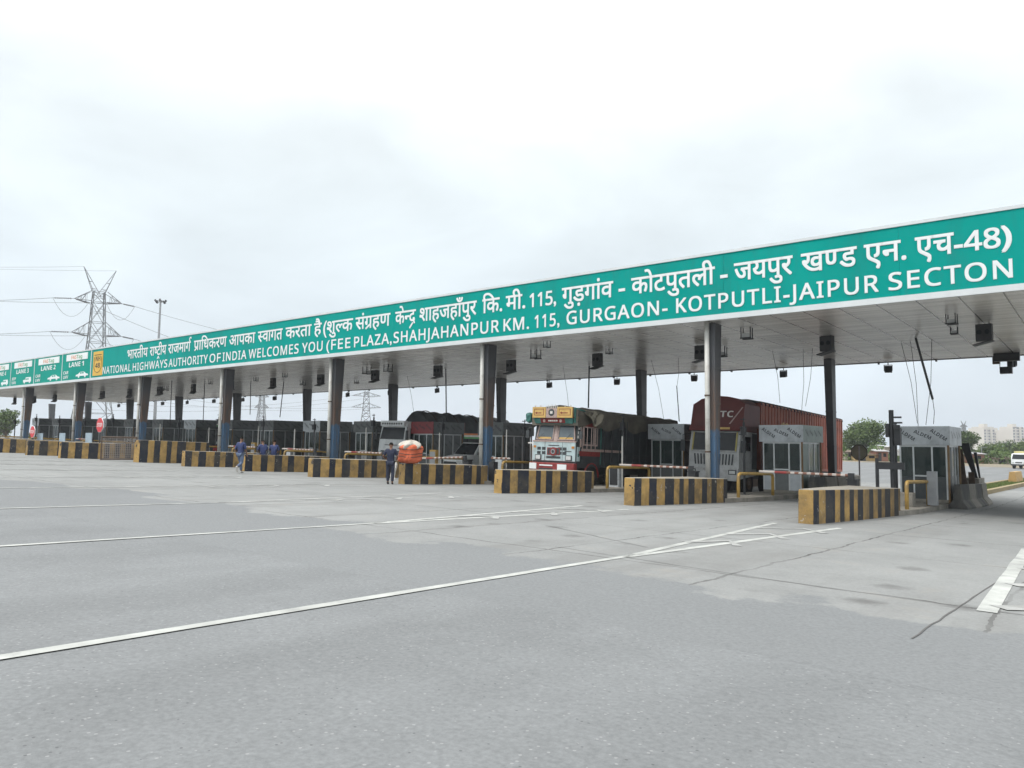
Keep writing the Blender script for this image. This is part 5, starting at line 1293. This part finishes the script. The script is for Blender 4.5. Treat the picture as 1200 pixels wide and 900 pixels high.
def walk_pose(stride=.3, lift=.16, armsbent=False):
    J = dict(pelvis=(0, 0, .93), waist=(0, .01, 1.08), chest=(0, .02, 1.30), neck=(0, .03, 1.46), head=(0, .055, 1.60), crown=(0, .05, 1.68),
             shl=(-.17, .02, 1.38), shr=(.17, .02, 1.38), hpl=(-.09, 0, .88), hpr=(.09, 0, .88),
             knl=(-.10, stride * .55, .50), anl=(-.10, stride * .75, .08), tol=(-.11, stride * .75 + .17, .04),
             knr=(.10, -stride * .1, .47), anr=(.10, -stride * 1.25, .08 + lift), tor=(.10, -stride * 1.25 + .08, .03 + lift * .25))
    if armsbent: J.update(ell=(-.30, -.02, 1.14), wrl=(-.22, .16, 1.04), hal=(-.19, .23, 1.04), elr=(.28, .0, 1.12), wrr=(.22, .17, 1.02), har=(.19, .24, 1.02))
    else: J.update(ell=(-.24, -.06, 1.12), wrl=(-.25, .03, .88), hal=(-.25, .06, .81), elr=(.23, .04, 1.12), wrr=(.23, .16, .90), har=(.23, .19, .83))
    return J
def seat_pose():
    return dict(pelvis=(0, 0, .10), waist=(0, -.02, .26), chest=(0, .02, .48), neck=(0, .06, .64), head=(0, .10, .77), crown=(0, .10, .85), shl=(-.17, .02, .55), shr=(.17, .02, .55), hpl=(-.1, .04, .08), hpr=(.1, .04, .08),
                ell=(-.24, .08, .32), wrl=(-.14, .30, .24), hal=(-.11, .37, .22), elr=(.24, .06, .32), wrr=(.15, .30, .24), har=(.12, .37, .22), knl=(-.13, .46, .08), anl=(-.13, .50, -.36), tol=(-.13, .64, -.42), knr=(.13, .46, .08), anr=(.13, .44, -.36), tor=(.13, .58, -.42))
def yaw_away(p, off=0): return math.atan2(p.y - EYE.y, p.x - EYE.x) - math.pi / 2 + off
p = on_g(281, 554.5); P = make_person(walk_pose(.32, .22), 'man in a blue shirt and faded jeans walking away across the concrete', M['shirt_blue'], M['jeans'], M['shoe']); P.location = (p.x, p.y, G(p.x, p.y)); P.rotation_euler.z = yaw_away(p, R(-35)); P.scale = (1.03, 1.03, 1.03)
p = on_g(457, 567.6); P = make_person(walk_pose(.05, 0, True), 'man in dark navy clothes standing with his back turned beside the orange bundle', M['shirt_navy'], M['navytrousers'], M['darkshoe']); P.location = (p.x, p.y, G(p.x, p.y)); P.rotation_euler.z = yaw_away(p, R(-12)); P.scale = (1.05, 1.05, 1.02)
for px, rz, lab in ((308, 75, 'man in blue sitting hunched on the barrier, nearer the walking man'), (321, 45, 'man in blue sitting on the barrier, nearer the column with the pale booth band behind')):
    yy = 23.3 if px < 315 else 24.0; q = on_y(px, 530, yy); z = G(IX(5), yy) + .80
    P = make_person(seat_pose(), lab, M['shirt_blue'], M['navytrousers'], M['darkshoe']); P.rotation_euler.z = R(rz)
    P.location = (min(max(q.x, IX(5) - .3), IX(5) + .3), yy, z)

# ================================================================== RIGHT-HAND KERB AND VERGE
A = on_g(1149, 581.5); B = on_g(1200, 570); dirn = Vector((B.x - A.x, B.y - A.y)).normalized(); nr = Vector((-dirn.y, dirn.x))
def kerb_pt(t, off): q = Vector((A.x, A.y)) + dirn * t + nr * off; return q
mb = MB(); vs = []
for t in range(0, 31, 2):
    for off in (.3, 1.7):
        q = kerb_pt(t + (.4 if off > 1 else 0), off); vs.append((q.x, q.y, G(q.x, q.y) + .16))
mb.add(vs, [(2 * i, 2 * i + 2, 2 * i + 3, 2 * i + 1) for i in range(len(vs) // 2 - 1)]); tag(mb.build('grass_verge', M['earth']), kind='structure')
mb = MB(); rnd = random.Random(4)
for i in range(9000):
    q = kerb_pt(rnd.uniform(.2, 30), rnd.uniform(.25, 1.7)); h = rnd.uniform(.03, .12); a = rnd.uniform(0, 6.28); z = G(q.x, q.y) + .155
    dx, dy = math.cos(a) * .02, math.sin(a) * .02; lx, ly = rnd.uniform(-.06, .06), rnd.uniform(-.06, .06)
    mb.add([(q.x - dx, q.y - dy, z), (q.x + dx, q.y + dy, z), (q.x + lx, q.y + ly, z + h)], [(0, 1, 2)])
tag(mb.build('grass', leaf_mat('grass_blades', (.06, .10, .02), (.13, .17, .05))), kind='stuff')
mb = MB()
for off0, off1 in ((0, .3), (1.7, 1.95)):
    for t in range(0, 30, 2):
        a, b = kerb_pt(t, off0), kerb_pt(t + 1.98, off0); c, d = kerb_pt(t + 1.98, off1), kerb_pt(t, off1)
        mb.hexa([(q.x, q.y, G(q.x, q.y) - .05) for q in (a, b, c, d)], [(q.x, q.y, G(q.x, q.y) + .24) for q in (a, b, c, d)])
a, b, c, d = kerb_pt(-.02, 0), kerb_pt(-.02, 1.95), kerb_pt(-.27, 1.7), kerb_pt(-.27, .3)
mb.hexa([(q.x, q.y, G(q.x, q.y) - .05) for q in (a, b, c, d)], [(q.x, q.y, G(q.x, q.y) + .24) for q in (a, b, c, d)])
M['kerbyellow'] = mat('faded_yellow_block', (.40, .26, .10), .85, var=.25, scale=1.2, stain=(.12, .10, .08), stain_amt=.6)
tag(mb.build('road_kerb', mat('faded_yellow_kerb', (.24, .19, .10), .85, var=.3, scale=1.2, stain=(.10, .09, .08), stain_amt=.7)), kind='structure')
for i, (px, py) in enumerate(((1190, 566),)):
    q = on_g(1187, 567.5)
    mb = MB(); mb.prism_x([(-.3, 0), (.3, 0), (.18, .85), (-.18, .85)], -.2, 3.2)
    o = mb.build('kerb_barrier', M['kerbyellow'], None, (q.x, q.y, G(q.x, q.y) + .1)); o.rotation_euler.z = math.atan2(dirn.y, dirn.x); tag(o, 'faded yellow barrier block standing on the grass verge by the kerb', 'barrier')

# ================================================================== FAR SIDE: TREES, SHEDS, FLATS, MASTS
def tree(x, y, h, wd, seed, label, cols, n=5200, leaf=.42, trunk=.28, low=.22, lean=0):
    rnd = random.Random(seed); z0 = G(x, y)
    T = empty('tree', (x, y, z0), label, 'tree', 'trees beyond the road')
    tb = MB(); fork = h * (low + .12)
    tb.tube([(0, 0, -.2), (.1 * trunk, 0, fork * .5), (.2 * trunk, .1, fork)], [trunk, trunk * .8, trunk * .62], 8)
    lumps = []
    for i in range(13):
        a = rnd.uniform(0, 6.28); r = rnd.uniform(.1, .36) * wd; zc = h * rnd.uniform(low + .22, .86)
        sc = 1 - max(0, (zc / h - .6)) * 1.5
        c = Vector((r * math.cos(a) * sc, r * math.sin(a) * sc, zc)); rr = wd * rnd.uniform(.13, .25)
        lumps.append((c, rr, rr * rnd.uniform(.6, .85)))
        mid = Vector((c.x * .4, c.y * .4, fork + (c.z - fork) * .5))
        tb.tube([(.2 * trunk, .1, fork * .95), tuple(mid), tuple(c)], [trunk * .42, trunk * .25, trunk * .08], 5)
    lumps.append((Vector((0, 0, h * .62)), wd * .33, h * .26))
    tb.build('trunk', M['bark'], T)
    mb = MB(); tot = sum(l[1] ** 2 for l in lumps)
    for c, rr, rz_ in lumps:
        for _ in range(int(n * rr * rr / tot)):
            d = Vector((rnd.gauss(0, 1), rnd.gauss(0, 1), rnd.gauss(0, 1))).normalized(); q = rnd.random() ** .38 * rnd.choice((1, 1, 1, 1.12))
            p = c + Vector((d.x * rr, d.y * rr, d.z * rz_)) * q
            s_ = leaf * rnd.uniform(.5, 1.15); u = Vector((rnd.gauss(0, 1), rnd.gauss(0, 1), rnd.gauss(0, .6))).normalized(); v = u.cross(Vector((rnd.gauss(0, 1), rnd.gauss(0, 1), rnd.gauss(0, 1)))).normalized()
            mb.add([p - u * s_ * .5, p + v * s_ * .3, p + u * s_ * .5, p - v * s_ * .3], [(0, 1, 2, 3)])
    mb.build('crown', cols, T)
    return T
M['bark'] = mat('tree_bark', (.09, .065, .045), .9, var=.3, scale=4)
LA = leaf_mat('leaves_fresh', (.045, .085, .022), (.12, .17, .05)); LB = leaf_mat('leaves_dark', (.035, .065, .022), (.085, .125, .042))
def far_tree(px, top, base_d, wpx, seed, label, cols, n, leaf, low=.12):
    p = on_d(px, 545, base_d); z0 = G(p.x, p.y); zt = on_d(px, top, base_d).z
    return tree(p.x, p.y, zt - z0, wpx / FPX * base_d, seed, label, cols, n, leaf, .28, low)
far_tree(1014, 495, 150, 62, 11, 'large round fresh green tree behind the octagonal sign', LA, 9000, .5)
far_tree(990, 519, 158, 22, 12, 'small green tree at the edge of the large round tree', LA, 2500, .45)
far_tree(1128, 504, 142, 42, 13, 'broad tree rising just behind the kerb booth', LB, 6000, .45)
for i, (px, top, d, wpx) in enumerate(((1158, 521, 175, 30), (1176, 517, 190, 34), (1196, 516, 170, 30), (1140, 527, 190, 24), (1216, 514, 185, 40), (1167, 526, 165, 20))):
    far_tree(px, top, d, wpx, 30 + i, ['mid green tree left of the lamp post before the pale flats', 'bushy tree in front of the pale flats', 'tree directly behind the small white lorry', 'low tree beside the broad tree by the kerb booth', 'tree at the far end of the row before the flats', 'low shrubby tree between the bushy tree and its neighbour'][i], LB if i % 2 else LA, 3500, .45)
for i, (px, top, d, wpx) in enumerate(((4, 478, 150, 40), (-18, 484, 160, 40), (185, 503, 150, 26), (280, 506, 170, 30), (120, 506, 150, 30), (45, 500, 155, 26))):
    far_tree(px, top, d, wpx, 50 + i, ['pale green tree seen under the canopy below LANE 4', 'green tree beyond the lanes at the far end of the canopy', 'small tree behind the lamp mast foot', 'low tree seen behind the pipe column', 'low tree behind the STOP sign of the mesh gate', 'small tree behind the smaller STOP sign'][i], LA, 3000, .5)
# low hedge-like scrub along the far edge
mb = MB(); rnd = random.Random(8)
for i in range(9000):
    t = rnd.random(); px = 985 + 260 * t; d = 140 + rnd.uniform(-3, 10); p = on_d(px, 546, d); h = max(0, rnd.gauss(.7, .5)) * (1.2 + .8 * math.sin(px * .13))
    z = G(p.x, p.y) + h; s_ = rnd.uniform(.15, .45); u = Vector((rnd.gauss(0, 1), rnd.gauss(0, 1), rnd.gauss(0, 1))).normalized(); v = u.cross(Vector((rnd.gauss(0, 1), rnd.gauss(0, 1), .3))).normalized()
    c = Vector((p.x, p.y, z)); mb.add([c - u * s_, c + v * s_ * .6, c + u * s_, c - v * s_ * .6], [(0, 1, 2, 3)])
tag(mb.build('scrub_undergrowth', LA), kind='stuff')
# sheds and parked lorries on the far side
M['brickwall'] = mat('reddish_wall', (.26, .12, .08), .85, var=.2, scale=.8); M['ochre'] = mat('ochre_wall', (.38, .26, .11), .85, var=.2); M['palewall'] = mat('pale_wall', (.48, .44, .36), .85, var=.15)
for i, (px, d, L, h, m, lab) in enumerate(((1034, 136, 2.2, 1.9, 'brickwall', 'reddish brick shed beyond the far road beside the octagonal sign'), (1016, 136, 4, 1.2, 'ochre', 'low ochre roadside stall beyond the far road'), (1041, 139, 1.2, 2.7, 'palewall', 'tall pale cabin behind the brick shed'),
                                       (1000, 138, 3, 1.6, 'palewall', 'pale roadside hut below the large round tree'), (1141, 138, 4, 1.8, 'brickwall', 'reddish hut seen beside the leaning planks'), (1180, 138, 5, 1.1, 'palewall', 'low pale stall left of the small white lorry'))):
    p = on_d(px, 545, d); rz = math.atan2(CX.y, CX.x)
    b = empty('roadside_hut', (p.x, p.y, G(p.x, p.y)), lab, 'hut', 'huts beyond the far road', rz)
    wq = MB().box(-L / 2, L / 2, 0, 3, 0, h); wq.build('wall', M[m], b)
    MB().hexa([(-L / 2 - .2, -.5, h - .15), (L / 2 + .2, -.5, h - .15), (L / 2 + .2, 3.1, h + .15), (-L / 2 - .2, 3.1, h + .15)], [(-L / 2 - .2, -.5, h - .08), (L / 2 + .2, -.5, h - .08), (L / 2 + .2, 3.1, h + .25), (-L / 2 - .2, 3.1, h + .25)]).build('roof', M['rust'] if i % 2 else M['roof'], b)
    MB().box(-L * .3, -L * .05, -.02, -.001, .0, min(2, h * .8)).build('door', M['dark'], b)
    MB().box(L * .1, L * .35, -.02, -.001, h * .4, h * .75).build('window', M['carglass'], b)
for i, (px, d, lab) in enumerate(((1005, 128, 'parked yellow small lorry by the low ochre stall'), (1026, 129, 'parked pale small lorry in front of the brick shed'), (1068, 126, 'parked white small lorry seen through the kerb booth'), (1113, 130, 'parked grey small lorry seen between the booth and the planks'), (993, 127, 'parked white small lorry beside the container lorry tail'))):
    d += 38; p = on_d(px, 543, d); small_truck(lab, [M['truckyellow'], M['cabwhite'], M['cabclean'], M['cladgrey'], M['cabclean']][i], [M['ochre'], M['cabwhite'], M['cabwhite'], M['bodydark'], M['loadyellow']][i], (p.x, p.y), R(35 + 20 * i), .9, 'lorries parked beyond the far road')
# lamp posts
for px, top, d, lab in ((1176, 519, 150, 'slim pale lamp post standing before the bushy trees'), (1151, 524, 150, 'thin dark post beside the broad tree')):
    p = on_d(px, 545, d); z0 = G(p.x, p.y); h = on_d(px, top, d).z - z0
    b = empty('lamp_post', (p.x, p.y, z0), lab, 'lamp post'); MB().tube([(0, 0, 0), (0, 0, h)], [.12, .08], 8).build('post', M['steel'], b); MB().box(-.1, 1.0, -.1, .1, h - .05, h + .06).build('lamp_head', M['steel'], b)
# flats
M['flatwall'] = mat('cream_render', (.55, .52, .47), .85, var=.06, scale=.06); M['flatshade'] = mat('greyish_balcony', (.10, .11, .14), .7, var=.1)
win_me = None
for i, (px, top, wpx, d) in enumerate(((1147, 505, 15, 820), (1160, 500, 17, 800), (1172, 504.5, 15, 830), (1184, 504, 16, 820), (1194, 500, 17, 800), (1207, 504, 16, 830))):
    p = on_d(px, 545, d); zt = on_d(px, top, d).z; W = wpx / FPX * d; z0 = -1.3; H = zt - z0; rz = math.atan2(CX.y, CX.x) + R(18)
    b = empty('apartment_block', (p.x, p.y, z0), 'cream high-rise apartment block far behind the trees, ' + ORD[i] + ' of the row from the broad tree', 'apartment block', 'apartment blocks far away', rz)
    wl = MB().box(-W / 2, W / 2, 0, 14, 0, H); wl.build('wall', M['flatwall'], b)
    for u in (-.5, .18): 
        MB().box(W * u - .3, W * u + W * .3, -1.2, 0, 0, H - 1.5).build('bay', M['flatwall'], b)
    MB().box(-W * .2, W * .15, 3, 9, H, H + 3).build('stair_tower', M['flatwall'], b)
    nf = int(H / 3.1)
    for f in range(3, nf):
        for u in (-.42, -.15, .05, .36):
            yy = -1.24 if u in (-.42, .36) else -.04
            me = win_me
            o = bpy.data.objects.new('window', me) if me else MB().box(-1.2, 1.2, 0, .03, 0, 1.9).build('window', M['flatshade'])
            if not me: win_me = o.data
            else: C.objects.link(o)
            o.parent = b; o.location = (W * u, yy, f * 3.1 + .8)
# transmission towers
M['tower'] = mat('tower_steel', (.17, .18, .19), .5, metal=.3, var=.1)
def pylon(px, d, top_py, label, rz_, spread=8.8, r0=.095, arm=1.0):
    p = on_d(px, 520, d); z0 = G(p.x, p.y); Hh = on_d(px, top_py, d).z - z0
    T = empty('transmission_tower', (p.x, p.y, z0), label, 'pylon', rz=rz_)
    k = Hh / 40.0
    lev = [(0, spread), (7, spread * .78), (14, spread * .56), (19, spread * .44), (23, spread * .37), (27.6, spread * .32), (32.2, spread * .28), (34.6, spread * .25)]
    lev = [(a * k, b * k * .5) for a, b in lev]
    mb = MB()
    for (z1, h1), (z2, h2) in zip(lev, lev[1:]):
        c1 = [(-h1, -h1, z1), (h1, -h1, z1), (h1, h1, z1), (-h1, h1, z1)]; c2 = [(-h2, -h2, z2), (h2, -h2, z2), (h2, h2, z2), (-h2, h2, z2)]
        for i in range(4):
            j = (i + 1) % 4
            mb.tube([c1[i], c2[i]], r0 * 1.25, 4); mb.tube([c2[i], c2[j]], r0 * .7, 4)
            mb.tube([c1[i], c2[j]], r0 * .7, 4); mb.tube([c1[j], c2[i]], r0 * .7, 4)
            m1 = tuple((Vector(c1[i]) + Vector(c1[j])) / 2); m2 = tuple((Vector(c1[i]) + Vector(c2[i])) / 2); mb.tube([m2, tuple((Vector(c1[j]) + Vector(c2[j])) / 2)], r0 * .5, 4)
    mb.build('lattice_body', M['tower'], T)
    tips = []
    for za, zb_, reach in ((24.6, 27.6, 5.0), (32.2, 34.6, 4.8)):
        za, zb_ = za * k, zb_ * k; reach *= k * arm
        for s_ in (-1, 1):
            a = MB(); hw = 1.5 * k; tip = (s_ * reach, 0, za + .3 * k)
            for yy in (-hw, hw):
                a.tube([(s_ * hw, yy, za), tip], r0 * .9, 4); a.tube([(s_ * hw, yy, zb_), tip], r0 * .8, 4)
                for t in (.3, .6): 
                    q1 = Vector((s_ * hw, yy, za)).lerp(Vector(tip), t); q2 = Vector((s_ * hw, yy, zb_)).lerp(Vector(tip), t); a.tube([tuple(q1), tuple(q2)], r0 * .5, 4)
                    q3 = Vector((s_ * hw, yy, za)).lerp(Vector(tip), t + .25); a.tube([tuple(q2), tuple(q3)], r0 * .5, 4); q4 = Vector((s_ * hw, -yy, za)).lerp(Vector(tip), t); a.tube([tuple(q1), tuple(q4)], r0 * .4, 4)
            a.build('cross_arm', M['tower'], T); tips.append(Vector(tip))
    for s_ in (-1, 1):
        a = MB(); tip = (s_ * 3.3 * k, 0, 40 * k)
        for xx, yy in ((s_ * .9 * k, -.8 * k), (s_ * .9 * k, .8 * k), (-s_ * .5 * k, 0)):
            a.tube([(xx, yy, 33.6 * k), tip], r0 * .8, 4)
        for t in (.25, .5, .75):
            q = [Vector(v).lerp(Vector(tip), t) for v in ((s_ * .9 * k, -.8 * k, 33.6 * k), (s_ * .9 * k, .8 * k, 33.6 * k), (-s_ * .5 * k, 0, 33.6 * k))]
            for i in range(3): a.tube([tuple(q[i]), tuple(q[(i + 1) % 3])], r0 * .5, 4)
        a.build('earth_peak', M['tower'], T); tips.append(Vector(tip))
    mw = Matrix.Translation((p.x, p.y, z0)) @ Matrix.Rotation(rz_, 4, 'Z')
    return T, [mw @ t for t in tips]
rzp = math.atan2(CX.y, CX.x) + R(38)
T1, tips = pylon(106, 168, 311, 'tall lattice pylon with two pairs of arms rising over the lane signs', rzp)
T2, tips2 = pylon(428, 300, 450, 'lattice pylon seen under the canopy behind the white lorry', math.atan2(CX.y, CX.x) + R(10), 12, .12, 1.9)
pylon(305, 420, 452, 'faint distant pylon seen under the canopy near the pipe column', math.atan2(CX.y, CX.x), 10, .16)
pylon(1130, 520, 493, 'faint distant pylon above the broad tree by the kerb booth', math.atan2(CX.y, CX.x), 10, .2)
def wire(a, b, sag, r, label, n=18):
    pts = [a.lerp(b, i / n) - Vector((0, 0, sag * 4 * (i / n) * (1 - i / n))) for i in range(n + 1)]
    return tag(MB().tube([tuple(q) for q in pts], r, 4).build('power_line', M['tower']), label, 'power line', 'power lines of the tall pylon')
outs = [on_d(-260, 345, 165), on_d(-260, 336, 190), on_d(-260, 384, 165), on_d(-260, 372, 190)]
arms_l = [tips[0], tips[1], tips[2], tips[3]]
lab_l = ['lower', 'lower', 'upper', 'upper']
def screen(p): c = p - EYE; return (600 + FPX * c.dot(CX) / c.dot(CF), 450 + FPX * c.dot(CD) / c.dot(CF))
ends = {0: (-300, 378, 150), 1: (-300, 372, 200), 2: (-300, 338, 150), 3: (-300, 330, 200)}
ORDL = {0: 'lower near arm', 1: 'lower far arm', 2: 'upper near arm', 3: 'upper far arm'}
for i in range(4):
    e = on_d(*ends[i]); dirv = (e - tips[i]).normalized()
    ins_end = tips[i] + dirv * 4.2
    b = MB()
    for q in range(9): a0 = tips[i] + dirv * (.6 + q * .38); b.tube([tuple(a0), tuple(a0 + dirv * .2)], .16, 6)
    b.tube([tuple(tips[i]), tuple(ins_end)], .06, 4); o = b.build('insulator_string', M['tower']); tag(o, 'insulator string on the ' + ORDL[i] + ' of the tall pylon, far end', 'insulator', 'insulators of the tall pylon')
    wire(ins_end, e, 1.5, .05, 'cable running off from the ' + ORDL[i] + ' of the tall pylon away from the canopy')
    # toward the canopy
    e2 = on_d(*[(330, 452, 260), (420, 452, 300), (330, 432, 260), (420, 415, 300)][i]); dv = (e2 - tips[i]).normalized(); i2 = tips[i] + dv * 4.2
    b = MB()
    for q in range(9): a0 = tips[i] + dv * (.6 + q * .38); b.tube([tuple(a0), tuple(a0 + dv * .2)], .16, 6)
    b.tube([tuple(tips[i]), tuple(i2)], .06, 4); o = b.build('insulator_string', M['tower']); tag(o, 'insulator string on the ' + ORDL[i] + ' of the tall pylon, canopy side', 'insulator', 'insulators of the tall pylon')
    wire(i2, e2, 2, .05, 'cable from the ' + ORDL[i] + ' of the tall pylon dropping behind the canopy')
    pts = [ins_end.lerp(i2, t / 10) - Vector((0, 0, 3.6 * 4 * (t / 10) * (1 - t / 10))) for t in range(11)]
    tag(MB().tube([tuple(q) for q in pts], .04, 4).build('jumper_loop', M['tower']), 'slack jumper loop hanging below the ' + ORDL[i] + ' of the tall pylon', 'jumper cable', 'jumper loops of the tall pylon')
for i, e in ((4, (-300, 300, 170)), (5, (-300, 298, 190))):
    wire(tips[i], on_d(*e), 1, .03, 'thin earth wire from the ' + ('near' if i == 4 else 'far') + ' peak of the tall pylon')
# cables between the towers seen under the canopy
for i, t in enumerate(tips2[:4]):
    wire(t, on_d(150 - 20 * i, 455 + 8 * i, 260), 3, .05, 'cable from the pylon behind the white lorry, ' + ORD[i] + ' arm')
# high mast light
p = on_d(180, 517, 152); z0 = G(p.x, p.y); H = on_d(182, 349, 152).z - z0
T = empty('high_mast_light', (p.x, p.y, z0), 'tall slim mast with a ring of flood lights above the canopy', 'lamp mast')
MB().tube([(0, 0, 0), (0, 0, H)], [.34, .17], 10).build('mast', M['steel'], T)
mb = MB(); mb.tube([(.9 * math.cos(a), .9 * math.sin(a), H - .3) for a in [i * math.pi / 6 for i in range(13)]], .05, 5)
for i in range(4): a = i * math.pi / 2; mb.tube([(0, 0, H - .2), (.9 * math.cos(a), .9 * math.sin(a), H - .3)], .05, 5)
mb.build('ring', M['steel'], T)
for i in range(8):
    a = i * math.pi / 4 + .2; q_ = .62; mb = MB().hexa([(-.25, -.2, -.35), (.25, -.2, -.35), (.25, .2, -.35), (-.25, .2, -.35)], [(-.32, -.3, .2), (.32, -.3, .2), (.32, .3, .2), (-.32, .3, .2)])
    o = mb.build('flood_head', M['dark'], T); o.location = (1.0 * math.cos(a), 1.0 * math.sin(a), H - .3 + (.2 if i % 2 else -.1)); o.scale = (q_, q_, q_); o.rotation_euler = (0, R(35), a)

# ------------------------------------------------------------------ thin summer haze
hz = MB().box(-1300, 900, -60, 1300, -3.0, 75).build('haze', None)
tag(hz, kind='stuff')
hm = bpy.data.materials.new('thin_haze'); hm.use_nodes = True; hn = hm.node_tree.nodes; hl = hm.node_tree.links
hn.remove(hn['Principled BSDF']); pv = hn.new('ShaderNodeVolumePrincipled'); pv.inputs['Density'].default_value = .0004; pv.inputs['Color'].default_value = (.86, .90, .95, 1); pv.inputs['Anisotropy'].default_value = .2
hl.new(pv.outputs[0], hn['Material Output'].inputs['Volume'])
hz.data.materials.clear(); hz.data.materials.append(hm)
